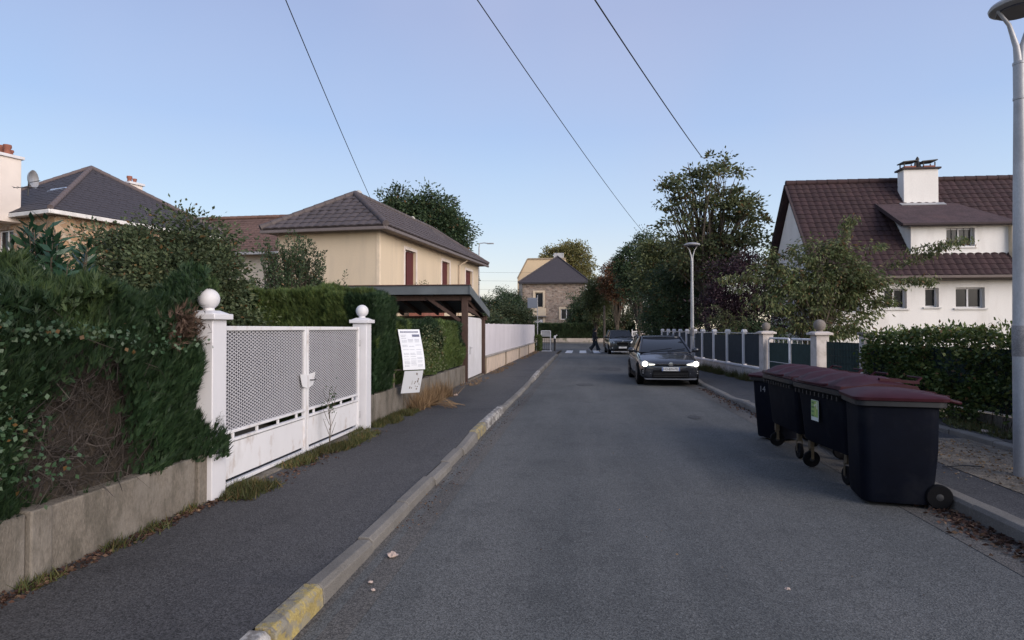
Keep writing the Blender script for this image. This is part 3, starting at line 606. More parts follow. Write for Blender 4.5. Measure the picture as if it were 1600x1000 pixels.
# pointed evergreen
def shooty(loc,label,blobs,nshoot,mat,seed,leafL=.075):
    rng=random.Random(seed); t=thing('evergreen_shrub',label,'shrub',loc); C,u=blob_points(nshoot,blobs,.25); P=[];D=[];mb=MB()
    for c,v in zip(C,u):
        d=Vector((v[0]*.35,v[1]*.35,1)).normalized(); L=rng.uniform(.3,.62); 
        mb.tube([Vector((c[0]*.3,c[1]*.3,max(0,c[2]*.3))),Vector(c)*.7,c,Vector(c)+d*L],[.012,.008,.005,.002],3,cap=False)
        for k in range(34):
            f=rng.random(); p=Vector(c)+d*L*f; a=rng.uniform(0,6.28); P.append(p+Vector((math.cos(a),math.sin(a),0))*.035*(1.2-f)); D.append((math.cos(a),math.sin(a),.9))
    mb.build('stem',BARK,t,recalc=False); leaves('leaf_cluster',np.array([tuple(p) for p in P]),D,leafL,leafL*.45,mat,t,kind='stuff'); return t
shooty((-7.0,14.4,.1),'dark pointed evergreen with upright shoots against the cream house wall',[(0,0,1.9,.95,.7,1.5),(-.85,0,1.7,.65,.6,1.1),(.9,0,1.5,.65,.6,.95),(-.15,0,2.8,.6,.45,.75)],800,DARKG,6)
# information board
BOARD=M('board_white',(.62,.64,.68),.35,.03,2); INK=M('print_ink',(.12,.13,.20),.6); INKG=M('print_pale',(.36,.38,.44),.6); BK=M('board_back',(.02,.02,.025),.6)
t=thing('information_board','white curved printed board on a post in front of the garden hedge','board',(-3.28,11.35,.12),math.radians(42))
def curve(zs,f,w0,w1,name,mat,off=0,x0=-.5,x1=.5,parent=None,th=.012):
    m=MB(); 
    for i in range(len(zs)-1):
        a,b=zs[i],zs[i+1]; fa,fb=f(a),f(b)
        m.slab([(x0*w0,fa[0]-off,fa[1]),(x1*w0,fa[0]-off,fa[1]),(x1*w0,fb[0]-off,fb[1]),(x0*w0,fb[0]-off,fb[1])],(0,-1,.2),th)
    return m.build(name,mat,parent or t,recalc=False)
F1=lambda s:(-.04-.24*math.sin(s*1.45)**1.1,1.56-.74*s)          # s 0..1 down the sheet, bowing towards the pavement
o1=curve(fr(0,1,12),F1,.44,.44,'sheet',BOARD)
def ink(s0,s1,x0,x1,mat,par,F,mm=None):
    m=mm or MB(); 
    for a,b in zip(fr(s0,s1,2),fr(s0,s1,2)[1:]):
        fa,fb=F(a),F(b); m.quad((x0*.44,fa[0]-.0035,fa[1]+.002),(x1*.44,fa[0]-.0035,fa[1]+.002),(x1*.44,fb[0]-.0035,fb[1]+.002),(x0*.44,fb[0]-.0035,fb[1]+.002))
    return m
mm=MB(); rr=random.Random(2)
x=-.42
while x<.40:
    ww=rr.uniform(.02,.05); ink(.05,.085,x,min(x+ww,.44),INK,o1,F1,mm); x+=ww+.012
stuff(mm.build('heading',INK,o1,recalc=False))
mm=MB(); ink(.13,.19,.10,.44,INK,o1,F1,mm); mm.build('dark_label',INK,o1,recalc=False)
mm=MB()
for s in [.14,.17,.22,.25,.28,.31,.36,.39,.42,.50,.56,.59,.62,.67,.70,.73,.78,.81,.84,.88,.91]:
    for xa,xb in ((-.42,-.18),(-.12,.12),(.18,.42)):
        if rr.random()<.72 and not (s<.2 and xa>-.2): 
            x=xa
            while x<xb-.03:
                ww=rr.uniform(.02,.06); ink(s,s+.012,x,min(x+ww,xb),INKG,o1,F1,mm); x+=ww+.012
stuff(mm.build('small_print',INKG,o1,recalc=False))
F2=lambda s:(-.27+.16*s,.80-.42*s)
o2=curve(fr(0,1,4),F2,.38,.34,'lower_sheet',BOARD)
mm=MB()
for i in range(16):
    s=rr.uniform(.1,.85); x=rr.uniform(-.1,.36); ink(s,s+rr.uniform(.03,.1),x,x+rr.uniform(.01,.06),INKG,o2,F2,mm)
mm2=mm.build('drawing',M('print_brown',(.20,.16,.14),.7),o2,recalc=False); stuff(mm2)
curve(fr(0,1,12),lambda s:(F1(s)[0]+.02,F1(s)[1]),.44,.44,'back_plate',BK)
mb=MB(); mb.tube([(-.27,.03,-.12),(-.27,.03,1.52)],.022,8); mb.tube([(-.30,.03,.80),(-.16,-.20,.82)],.014,6); mb.tube([(-.30,.03,1.30),(-.16,-.10,1.30)],.014,6); mb.build('post',M('weathered_post',(.17,.14,.115),.8,.2,5,metal=.2),t,smooth=40)
# ------------------------------------------------------------- carport with boarded door
cp=thing('carport','dark timber carport with slate grey fascia beside the cream house','carport',(-3.5,18.0,.12))
def cpz(y): return 2.92-.175*(y-17.75)
for (x,y,nm) in ((-3.48,18.02,''),(-3.46,21.12,''),(-6.9,18.02,''),(-6.9,21.12,'')):
    MB().box(x+3.5-.085,x+3.5+.085,y-18-.085,y-18+.085,-.1,cpz(y)-.36).build('post',DWOOD,cp,bev=.006)
Q=lambda x,y,z:(x+3.5,y-18,z-.12)
MB().slab([Q(-7.3,17.72,cpz(17.72)),Q(-3.28,17.72,cpz(17.72)),Q(-3.28,21.35,cpz(21.35)),Q(-7.3,21.35,cpz(21.35))],(0,.17,1),.05).build('roof_sheet',SLATEG,cp)
m=MB(); m.slab([Q(-7.3,17.70,cpz(17.7)+.012),Q(-3.26,17.70,cpz(17.7)+.012),Q(-3.26,17.70,cpz(17.7)-.24),Q(-7.3,17.70,cpz(17.7)-.24)],(0,-1,0),.03)
m.build('fascia',SLATEG,cp)
MB().slab([Q(-3.25,17.67,cpz(17.7)+.014),Q(-3.25,21.38,cpz(21.4)+.014),Q(-3.25,21.38,cpz(21.4)-.20),Q(-3.25,17.67,cpz(17.7)-.24)],(1,0,0),.03).build('fascia',SLATEG,cp)
MB().slab([Q(-7.28,17.66,cpz(17.7)+.045),Q(-3.24,17.66,cpz(17.7)+.045),Q(-3.24,17.78,cpz(17.7)+.03),Q(-7.28,17.78,cpz(17.7)+.03)],(0,0,1),.02).build('edge_trim',M('brown_trim',(.12,.06,.05),.7),cp)
MB().beam(Q(-7.2,18.02,cpz(18)-.28),Q(-3.3,18.02,cpz(18)-.28),.10,.15).build('beam',DWOOD,cp)
MB().beam(Q(-7.2,21.12,cpz(21.1)-.28),Q(-3.3,21.12,cpz(21.1)-.28),.10,.15).build('beam',DWOOD,cp)
MB().beam(Q(-3.48,18.1,2.30),Q(-3.48,21.05,2.12),.09,.14).build('beam',DWOOD,cp)
MB().beam(Q(-3.48,18.1,cpz(18)-.30),Q(-3.48,21.05,cpz(21)-.30),.09,.12).build('beam',DWOOD,cp)
MB().beam(Q(-3.48,19.5,2.2),Q(-3.48,19.5,2.50),.08,.08).build('strut',DWOOD,cp)
MB().beam(Q(-3.60,18.0,1.92),Q(-4.62,18.0,2.62),.09,.13,up=(0,1,0)).build('brace',DWOOD,cp)
for i in range(6): MB().beam(Q(-6.9+i*.62,17.8,cpz(17.8)-.11),Q(-6.9+i*.62,21.2,cpz(21.2)-.11),.06,.11).build('rafter',DWOOD,cp)
MB().box(-3.8,-.2,3.3,3.38,0,1.9).build('back_wall',M('carport_back',(.12,.115,.11),.9,.2),cp)
dr=thing('boarded_door','tall white boarded door between the two dark carport posts','door',(-3.49,18.13,.12))
nb=12
for i in range(nb): MB().box(-.02,.02,i*2.86/nb+.004,(i+1)*2.86/nb-.004,.06,1.93-i*.0012).build('board',WHITE,dr,bev=.006)
MB().box(-.05,-.022,.02,2.84,.2,1.8).build('backing_frame',WHITE2,dr)
m=MB(); m.box(.02,.032,.62,.68,.78,1.02); m.tube([(.03,.65,.98),(.075,.65,.98),(.075,.80,.98)],.009,6); m.build('handle',GRMET,dr)
tag(MB().box(-3.62,-3.38,18.1,21.0,.0,.15).build('door_step',CONC,bev=.01),'low concrete step under the white boarded door','step')
# ------------------------------------------------------------- long white fence on cream wall
lw=thing('garden_wall','cream rendered low wall with grey coping carrying the long white fence','wall',(-3.46,21.3,.12))
ys=[21.26,26.9,32.5,38.1,43.7]
for a,b in zip(ys,ys[1:]):
    MB().box(-.10,.08,a-21.3+.01,b-21.3-.01,-.2,.56).build('wall_bay',PINKW,lw)
    MB().box(-.14,.13,a-21.3+.01,b-21.3-.01,.563,.63).build('coping',M('grey_coping',(.30,.27,.25),.9,.2,3,fine=.2),lw,bev=.01)
for y in ys: MB().box(-.12,.10,y-21.3-.13,y-21.3+.13,-.2,.56).build('pier',M('pier_brown',(.25,.19,.13),.9,.25,3,stain=[((.07,.06,.045),.8)],stpos=(.45,.6)),lw)
wf=thing('screen_fence','long white sheet fence panels standing on the cream low wall','fence',(-3.46,21.3,.77))
PW=M('white_sheet_fence',(.66,.62,.655),.5,.04,.8,stain=[((.5,.47,.49),.4)])
nb=16; ln=(43.7-21.3)/nb
for i in range(nb): MB().box(-.02,.02,i*ln+.006,(i+1)*ln-.006,0,1.09+.10*i/nb).build('panel',PW,wf)
for i in range(nb+1): MB().box(-.06,-.022,i*ln-.03,i*ln+.03,-.02,1.12).build('post',WHITE2,wf)
MB().box(-.03,.03,0,22.4,-.05,-.004).build('bottom_rail',WHITE2,wf)
# ------------------------------------------------------------- cream house
ch=thing('house','cream rendered house with brown-grey hipped tile roof and red shutters','house',(-7.2,21.3,0),-math.radians(6))
Lh,Wh,He=13.0,4.0,5.27
W1=(2.35,3.5,3.32,4.80); W2=(6.75,7.85,3.6,4.82); W3=(10.5,11.75,3.42,4.74)
facade('wall',(0,0,0),(0,1,0),Lh,He,[W1,W2,W3],.22,CREAMW,ch)
facade('wall',(-Wh,0,0),(1,0,0),Wh,He,[],.2,CREAMW,ch)
facade('wall',(0,Lh,0),(-1,0,0),Wh,He,[],.2,CREAMW,ch); facade('wall',(-Wh,Lh,0),(0,-1,0),Lh,He,[],.2,CREAMW,ch)
MB().box(-.10,.012,-.012,.12,0,He).build('corner_strip',M('pale_corner',(.66,.54,.40),.9),ch)
for W_ in (W1,W2,W3):
    wo=window((0,0,0),(0,1,0),W_,.2,ch,WHITE2,GLASS,1,sill=WHITE)
    m=MB(); a,b,c,d=W_; s=.13
    for q in ((a-s,b+s,d,d+s),(a-s,a,c,d),(b,b+s,c,d)): m.box(0.002,.025,q[0],q[1],q[2],q[3])
    m.build('surround',M('pink_white_surround',(.66,.58,.52),.8),wo)
    MB().box(-.15,-.10,a+(b-a)*.40,b-.012,c+.02,d-.02).build('shutter',REDSH,wo,bev=.008)
# roof
ov=.45; ez=He+.02
E=[Vector((ov,-ov,ez)),Vector((ov,Lh+ov,ez)),Vector((-Wh-ov,Lh+ov,ez)),Vector((-Wh-ov,-ov,ez))]
A=Vector((-Wh/2,Wh/2+.1,6.98)); B_=Vector((-Wh/2,Lh-Wh/2,6.98))
tiles(ch,E[3],E[0],A,A,TILEC,.34,.36,300,seed=1)
tiles(ch,E[0],E[1],A,B_,TILEC,.34,.36,200,seed=2)
tiles(ch,E[1],E[2],B_,B_,TILEC,.34,.36,0,seed=3); tiles(ch,E[2],E[3],B_,A,TILEC,.34,.36,0,seed=4)
u3=Vector((0,0,.05))
for p,q in ((E[0],A),(E[3],A),(A,B_),(E[1],B_),(E[2],B_)): ridge(ch,p+u3,q+u3,TILEC,.11)
SOF=M('soffit',(.28,.24,.20),.8)
MB().box(-Wh-ov+.02,ov-.02,-ov+.02,Lh+ov-.02,ez-.10,ez-.065).build('soffit',SOF,ch)
for a,b in ((E[3],E[0]),(E[0],E[1])): MB().beam(a+Vector((0,0,-.10)),b+Vector((0,0,-.10)),.10,.11).build('gutter',M('gutter_brown_grey',(.15,.125,.12),.6),ch,bev=.02)
MB().tube([(.36,9.6,5.1),(.10,9.2,4.85),(.06,9.2,3.0),(.06,9.2,0)],.04,8).build('downpipe',M('cream_pipe',(.48,.38,.28),.6),ch,smooth=50)
MB().box(-3.1,-2.75,4.6,4.95,6.6,7.45).build('chimney',BRICKR,ch,bev=.02)
m=MB(); m.tube([(-2.25,2.9,6.9),(-2.25,2.9,7.1)],.05,8); m.ball((-2.25,2.9,7.2),.15,12,8); m.build('vent_ball',M('pale_vent',(.42,.41,.39),.7),ch,smooth=60)
MB().lathe([(.04,0),(.10,.02),(.12,.1),(.04,.2)],(-2.0,8.2,7.0),10).build('vent_cap',M('pale_vent2',(.5,.48,.42),.7),ch,smooth=60)
# window box plants
t=thing('potted_plant','straggly plants rising above the carport roof below the cream house windows','plant',(-6.3,24.2,2.4))
C,u=blob_points(60,[(0,0,.75,.35,1.2,.4),(.1,1.6,.7,.3,.5,.65)],.1); P=np.repeat(C,22,axis=0)+RNG.normal(size=(1320,3))*.1; leaves('foliage',P,RNG.normal(size=(1320,3))+[0,0,.5],.09,.03,OLIVE,t,kind='stuff')
m=MB()
for c in C: m.tube([(c[0]*.6,c[1]*.8,-.2),c],[.01,.004],3)
m.build('stem',BARK,t,recalc=False); MB().box(-.3,.3,-1.2,2.2,-.5,.2).build('planter',BRICKR,t)
# ------------------------------------------------------------- red-brown roofed house behind
rh=thing('house','beige house with a plain red-brown tiled roof behind the cream house, left','house',(-16,28,0),-math.radians(3))
facade('wall',(-5,0,0),(1,0,0),10.5,5.3,[],.2,BEIGE,rh); facade('wall',(5.5,0,0),(0,1,0),8,5.3,[],.2,BEIGE,rh); facade('wall',(-5,8,0),(0,-1,0),8,5.3,[],.2,BEIGE,rh); facade('wall',(5.5,8,0),(-1,0,0),10.5,5.3,[],.2,BEIGE,rh)
tiles(rh,(-5.3,-.5,5.3),(5.8,-.5,5.3),(-5.3,2.9,7.5),(5.8,2.9,7.5),TILERED,.30,.26,300,seed=5,thick=.02,curve=.008)
MB().slab([(5.8,2.9,7.5),(-5.3,2.9,7.5),(-5.3,8.5,5.3),(5.8,8.5,5.3)],(0,.3,1),.1).build('rear_slope',TILERED,rh)
ridge(rh,(-5.3,2.9,7.56),(5.8,2.9,7.56),TILERED,.10)
MB().beam((-5.3,-.55,5.22),(5.8,-.55,5.22),.1,.12).build('gutter',GRMET,rh)
MB().tube([(1.9,2.9,7.5),(1.9,2.9,7.8)],[.09,.06],8).build('roof_vent',BLACK,rh)
m=MB()
for x in (-5,5.49): m.add([(x,-.3,5.3),(x,8.2,5.3),(x,2.9,7.42)],[(0,1,2)])
m.build('gable',BEIGE,rh)
# ------------------------------------------------------------- stone house at far left
lh=thing('house','orange-tan rubble stone house with dark hipped roof and white eaves at far left','house',(-20.35,21.81,0),-math.radians(16))
SW=stonework('orange_rubble',[(.30,.17,.09),(.42,.28,.17),(.22,.14,.09),(.46,.34,.24),(.34,.19,.11)],(.42,.34,.26),3.2,(1,1,1.6))
h0=6.25
lw2=(-3.7,-2.6,4.2,5.7)
facade('wall',(-8,0,0),(1,0,0),8,h0,[(8+lw2[0],8+lw2[1],lw2[2],lw2[3])],.2,SW,lh); window((-8,0,0),(1,0,0),(8+lw2[0],8+lw2[1],lw2[2],lw2[3]),.2,lh,WHITE2,GLASS,1,sill=WHITE)
facade('wall',(0,0,0),(0,1,0),8,h0,[(2.0,3.1,4.2,5.7)],.2,SW,lh); window((0,0,0),(0,1,0),(2.0,3.1,4.2,5.7),.2,lh,WHITE2,GLASS,1,sill=WHITE)
facade('wall',(0,8,0),(-1,0,0),8,h0,[],.2,SW,lh); facade('wall',(-8,8,0),(0,-1,0),8,h0,[],.2,SW,lh)
E=[Vector((.4,-.4,h0)),Vector((.4,8.4,h0)),Vector((-8.4,8.4,h0)),Vector((-8.4,-.4,h0))]; A=Vector((-4,4,9.25))
for i in range(4): tiles(lh,E[i-1],E[i],A,A,SLATE,.32,.24,150 if i==0 else (150 if i==1 else 0),seed=10+i,thick=.015,curve=.003,name='slate')
for e_ in E: ridge(lh,e_+Vector((0,0,.04)),A+Vector((0,0,.04)),M('slate_ridge',(.12,.095,.095),.8),.10)
EW=M('white_eaves',(.62,.60,.58),.6)
MB().box(-8.35,.35,-.35,8.35,h0-.13,h0-.03).build('soffit',EW,lh)
for a,b in ((E[3],E[0]),(E[0],E[1])): MB().beam(a+Vector((0,0,-.10)),b+Vector((0,0,-.10)),.12,.16).build('gutter',EW,lh,bev=.02)
CHM=M('chimney_render',(.66,.59,.54),.9,.06,1.5,bump=.1)
def chimney(par,x0,x1,y0,y1,z0,z1,pots,capm=None):
    c=MB().box(x0,x1,y0,y1,z0,z1).build('chimney',CHM,par,bev=.02)
    MB().box(x0-.08,x1+.08,y0-.08,y1+.08,z1+.002,z1+.12).build('chimney_cap',capm or WHITE,c,bev=.01)
    for x,y,r,h in pots: MB().lathe([(r,z1+.1),(r*.85,z1+.12+h*.6),(r*1.15,z1+.12+h*.75),(r*1.1,z1+.12+h)],(x,y,0),10).build('chimney_pot',BRICKR,c,smooth=50)
chimney(lh,-2.85,-2.12,-.75,.0,5.9,8.45,[(-2.7,-.4,.12,.42),(-2.5,-.2,.11,.26),(-2.32,-.4,.13,.40)])
chimney(lh,-5.05,-4.4,6.2,6.9,6.8,9.05,[(-4.85,6.5,.12,.36),(-4.6,6.6,.10,.22)])
MB().slab([(-3.1,1.0,7.20),(-1.9,1.0,7.20),(-1.9,1.7,7.72),(-3.1,1.7,7.72)],(0,-.7,1),.06).build('roof_window',M('skylight',(.45,.52,.60),.15),lh)
t=thing('satellite_dish','grey satellite dish and aerial beside the big white chimney at far left','dish',(-20.55,20.9,6.85),.3)
m=MB(); m.lathe([(.005,.0),(.15,.02),(.27,.07),(.34,.14),(.345,.14),(.27,.05),(.15,-.0),(.005,-.02)],(0,0,.42),16,'x'); m.build('bowl',GRMET,t,smooth=60)
m=MB(); m.tube([(-.05,0,-.2),(-.03,0,.42)],.025,6); m.tube([(0,0,.3),(.35,0,.38)],.014,5); m.tube([(-.6,.1,.1),(.55,-.1,.12)],.012,5)
for i in range(7): m.tube([(-.5+i*.16,-.16,.1),(-.5+i*.16,.2,.1)],.008,4)
m.build('arm',BLACK,t)
# ------------------------------------------------------------- right-hand fence: posts, low wall, green mesh, gate
def FX(y): return 7.22-.105*y
PINKP=M('pinkish_white_post',(.52,.47,.44),.85,.1,4,bump=.2,stain=[((.28,.24,.2),.6)],stpos=(.5,.7),stscale=5)
py=[28.32,27.37,26.49,24.89,23.47,22.02,20.45,18.95]
py=[31.6,30.4,29.3]+[28.2,27.1,25.95,24.85,23.45,22.0,20.45,18.98]
ang=math.atan(.105)
fn=thing('garden_fence','white-posted fence with dark privacy mesh on a low wall, beyond the cherry tree gate','fence',(FX(18.98),18.98,.12),ang)
cosa=math.cos(ang)
L=[(y-18.98)/cosa for y in py][::-1]
for i,(a,b) in enumerate(zip(L,L[1:])):
    MB().box(-.06,.06,a+.01,b-.01,-.15,.36).build('low_wall',PINKP,fn); MB().box(-.085,.085,a+.07,b-.07,.363,.42).build('wall_cap',WHITE,fn,bev=.008)
    MB().box(-.012,.012,a+.07,b-.07,.46,1.40-.02*(i%3)).build('mesh_screen',MESHD,fn)
    m=MB(); m.box(-.02,.02,a+.07,b-.07,1.42,1.44)
    m.build('rail',WHITE2,fn)
for a in L[1:]:
    m=MB(); m.box(-.06,.06,a-.06,a+.06,-.15,1.46); m.build('post',WHITE,fn,bev=.008)
    MB().taper(-.085,.085,a-.085,a+.085,1.462,1.55,.03).build('post_cap',WHITE,fn,bev=.006)
STN=M('weathered_ball',(.20,.175,.155),.95,.2,4,fine=.25,fscale=60,bump=.5,stain=[((.15,.13,.11),.7)],stpos=(.45,.65),stscale=5)
for y,l,r_ in ((18.73,'square gate pillar with weathered stone ball, farther side of the green double gate',.12),(15.55,'square gate pillar with bigger weathered stone ball, nearer side of the green double gate',.14)):
    pillar(FX(y),y,1.44,.30,l,'ball-topped pillars of the green gate',PINKP,r_,.44,STN).rotation_euler=(0,0,ang)
def rleaf(y0,y1,label):
    t=thing('gate_leaf',label,'gate',(FX(y0),y0,.14),ang,'leaves of the green gate'); n=(y1-y0)/cosa; r=.028
    a,b=.03,n-.03
    MB().tube([(0,a,.05),(0,a,1.22),(0,a+.05,1.28),(0,b-.05,1.28),(0,b,1.22),(0,b,.05),(0,a,.05)],r,8).build('frame',WHITE2,t,smooth=60)
    MB().box(-.008,.008,a+.06,b-.04,.10,1.16).build('mesh_screen',MESHG,t)
    m=MB(); m.tube([(0,a,.62),(0,b,.62)],.012,6)
    for k in range(5): m.tube([(0,a+.1+k*(b-a-.2)/4,1.15),(0,a+.1+k*(b-a-.2)/4,1.27)],.006,5)
    m.build('tie_bar',WHITE2,t); return t
rleaf(15.74,17.14,'white tube framed gate leaf with green mesh, nearer half'); rl=rleaf(17.16,18.55,'white tube framed gate leaf with green mesh, farther half')
MB().box(-.03,.03,-.05,.02,.62,.74).build('lock_box',WHITE2,rl)
# nearer mesh fence with creeper
fm=thing('mesh_fence','green mesh fence with posts, mostly buried under the leafy creeper hedge','fence',(FX(15.3),15.3,.13),ang)
def post(y,h=1.42,s=.09):
    d=(y-15.3)/cosa; MB().box(-s,s,d-s,d+s,-.2,h).build('post',PINKP,fm,bev=.01); MB().box(-s-.03,s+.03,d-s-.03,d+s+.03,h+.002,h+.07).build('post_cap',STN,fm,bev=.01)
post(13.6)
ys_=[15.3,13.6,11.2,8.9,6.6,4.3,2.0]
for b,a in zip(ys_,ys_[1:]):
    MB().box(-.01,.01,(a-15.3)/cosa+(.1 if a>13 else .0),(b-15.3)/cosa-(.1 if b>13 else .003),.30,1.26).build('mesh_screen',MESHG,fm); MB().box(-.05,.05,(a-15.3)/cosa+.1,(b-15.3)/cosa-.1,-.2,.27).build('low_wall',CONC,fm)
m=MB()
for y in np.arange(2.2,15.2,.12): m.tube([(-.03,(y-15.3)/cosa,.3),(-.03,(y-15.3)/cosa,1.30)],.004,3,cap=False)
for z in np.arange(.35,1.31,.15): m.tube([(-.03,(2.0-15.3)/cosa,z),(-.03,-.15,z)],.004,3,cap=False)
stuff(m.build('wire_grid',BLACK,fm,recalc=False))
hd=thing('creeper_hedge','leafy green creeper hedge covering the mesh fence between the bins and the near lamp post','hedge',(FX(10),10,.13))
n=30000; y=RNG.uniform(3.0,13.35,n); z=RNG.uniform(0,1,n)**.8
den=np.array([mn.noise(Vector((a*.9,b*2.2,4))) for a,b in zip(y,z)])+.9*(z-.45)+RNG.uniform(-.25,.25,n); dep=np.abs(np.array([mn.noise(Vector((a*1.5,b*3,9))) for a,b in zip(y,z)]))
k=den>-.13; y,z,dep=y[k],z[k],dep[k]; n=len(y)
topz=1.42+.10*np.sin(y*1.1+1)+.10*np.array([mn.noise(Vector((a*2.5,0,2))) for a in y])+.12*np.exp(-((y-10.2)/1.4)**2)
P=np.stack([FX(y)-.06-dep*.35-RNG.exponential(.05,n)+np.where(z>.8,RNG.uniform(0,.5,n),0),y,.15+z*topz],1); D=RNG.normal(size=(n,3))*.55+[-.7,-.35,.15]
leaves('foliage',relof(hd,P),D,.075,.055,HEDGEG,hd,kind='stuff')
n=2500; y=RNG.uniform(3.0,13.8,n); P=np.stack([FX(y)+RNG.uniform(-.15,.5,n),y,1.53+RNG.normal(0,.07,n)+.14*np.array([max(0,mn.noise(Vector((a*2.3,1,5)))) for a in y])+.1*np.exp(-((y-10.2)/1.4)**2)],1)
leaves('new_shoots',relof(hd,P),RNG.normal(size=(n,3))*.5+[0,0,.8],.085,.04,leafmat('new_leaf',(.07,.10,.025),(.10,.13,.035),(.15,.17,.05),.5,.3,.02),hd,kind='stuff')
m=MB()
for i in range(120):
    y0=R.uniform(3.2,13.6); p=Vector((FX(y0)-.08,y0,.15)); q=[p]
    for j in range(4): p=p+Vector((R.uniform(-.04,.03),R.uniform(-.22,.22),R.uniform(.15,.4))); q.append(p)
    m.tube(q,[.008,.007,.005,.004,.002],3,cap=False)
o=m.build('stem',BARK,hd,recalc=False); o.location=-hd.location
# weeds under hedge and along right fence
def tufts(name,label,cat,P,h,mat,k=4,w=.005,lean=.65,loc=None):
    n=len(P); P=np.repeat(P,k,axis=0); D=RNG.normal(size=P.shape)*lean+[0,0,1]; D=unit(D)
    P=P+RNG.normal(size=P.shape)*[.03,.03,0]; L=h*RNG.uniform(.4,1.2,(len(P),1)); S=unit(np.cross(D,RNG.normal(size=P.shape)))*w
    V=np.empty((len(P),3,3)); V[:,0]=P-S; V[:,1]=P+S; V[:,2]=P+D*L
    o=faces_mesh(name,V.reshape(-1,3),3,mat); return tag(o,label,cat,kind='stuff')
def strip(n,x0,x1,y0,y1,z=.12,thr=-.1,s=1.5):
    x=RNG.uniform(x0,x1,n); y=RNG.uniform(y0,y1,n); k=np.array([mn.noise(Vector((a*s,b*s,7))) for a,b in zip(x,y)])>thr
    return np.stack([x,y,np.full(n,z)],1)[k]
P=strip(3500,-.45,.25,3.0,13.5,.19,-.15); P[:,0]+=FX(P[:,1])-.15; tufts('weeds','dry olive weeds and grass along the foot of the creeper hedge','weeds',P,.16,WEED)
leaves_l=leaves('ground_creeper',P[:1200]+[0,0,.03],RNG.normal(size=(min(1200,len(P)),3))*[1,1,.4],.07,.05,OLIVE); tag(leaves_l,'low creeping leaves spilling onto the pavement below the creeper hedge','weeds',kind='stuff')
P=strip(1800,-.35,-.02,19.2,27.5,.12,-.2); P[:,0]+=FX(P[:,1]); tufts('weeds','tall weeds at the foot of the fence beside the oncoming car','weeds',P,.34,WEED)
P=strip(2600,-3.42,-3.12,9.6,13.5,.12,-.15); tufts('weeds','green weeds along the wall foot near the information board','weeds',P,.10,WEED)
P=strip(2600,-3.44,-3.05,5.4,9.4,.12,.0); tufts('weeds','scruffy green and dry weeds along the white gate threshold','weeds',P,.10,WEED)
P=strip(500,-3.42,-3.30,2.6,5.2,.12,.15,3); tufts('weeds','few short grass tufts at the foot of the concrete wall, far left','weeds',P,.09,WEED)
P=strip(900,-3.38,-2.95,14.2,43,.12,.1); tufts('weeds','sparse weeds along the foot of the long cream wall','weeds',P,.13,DRY)
# dry straw clump
n=380; P=np.stack([RNG.normal(-3.22,.09,n),RNG.uniform(11.7,14.4,n),np.full(n,.12)],1); tufts('dry_grass_clump','clump of dry straw-coloured grass behind the information board','dry grass',P,.42,DRY,4,.006,.45)
m=MB()
for i in range(16):
    a=R.uniform(-.6,.6); m.tube([(0,0,.02),(.35*math.cos(a),.35*math.sin(a),.06+R.uniform(0,.12)),(R.uniform(.5,.8)*math.cos(a),R.uniform(.5,.8)*math.sin(a),.015)],.006,3,cap=False)
o=m.build('fallen_stalks',DRY,None,recalc=False,loc=(-3.15,12.3,.12)); tag(o,'pale dry stalks lying across the pavement beside the dry grass clump','stalks',kind='stuff')
# fallen leaves and litter
def litter(n,xf,y0,y1,zf,size,label,name='fallen_leaves',sx=.12,mat=LITTER):
    y=RNG.uniform(y0,y1,n); x=xf(y)+RNG.normal(0,sx,n); z=zf(x,y)+RNG.uniform(.004,.02,n)
    o=leaves(name,np.stack([x,y,z],1),RNG.normal(size=(n,3))*[1,1,.15],size,size*.6,mat); return tag(o,label,'fallen leaves',kind='stuff')
litter(900,lambda y:3.36-.06*np.abs(np.sin(y*2)),4.2,6.4,lambda x,y:0*x,.05,'brown fallen leaves heaped in the right gutter below the broken kerb',sx=.09)
litter(500,lambda y:3.32+0*y,11,18,lambda x,y:0*x,.05,'brown leaves scattered in the right gutter by the oncoming car',sx=.08)
litter(1100,lambda y:-3.34+0*y,2.3,5.6,lambda x,y:0*x+.12,.035,'dark red-brown leaf litter along the concrete wall and pillar foot',sx=.04)
litter(400,lambda y:-3.2+0*y,5.4,9.3,lambda x,y:0*x+.12,.04,'brown leaf litter in front of the white gate',sx=.1)
litter(500,lambda y:-1.48+0*y,5,16,lambda x,y:0*x,.022,'small brown leaf bits in the left gutter',sx=.06)
litter(160,lambda y:.9+0*y,4,20,lambda x,y:0*x-.004,.018,'tiny pale specks scattered over the road',sx=1.7,mat=DRY)
litter(500,lambda y:4.75+0*y,5.6,9.4,lambda x,y:0*x+.124,.04,'dry pale leaves on the dusty strip around the near lamp post',sx=.35,mat=DRY)
PAP=M('crumpled_paper',(.46,.36,.31),.8,.1,5)
def scrap(x,y,r,z,label,seed):
    rg=random.Random(seed); bm=bmesh.new(); bmesh.ops.create_icosphere(bm,subdivisions=2,radius=r)
    for v in bm.verts: v.co=Vector((v.co.x*rg.uniform(.6,1.3),v.co.y*rg.uniform(.6,1.3),(v.co.z*.5+r*.35)*rg.uniform(.5,1.2)))
    me=bpy.data.meshes.new('paper'); bm.to_mesh(me); bm.free(); o=link('paper_scrap',me,PAP,None,(x,y,z),rg.uniform(0,6)); tag(o,label,'litter')
scrap(-1.42,4.52,.040,.0,'crumpled pink-white paper ball in the left gutter against the kerb',1)
scrap(-1.42,4.04,.018,.0,'small torn paper scrap in the left gutter, nearer than the paper ball',2); scrap(-1.36,3.92,.014,.0,'smallest torn paper bit in the left gutter, nearest the yellow kerb',3)
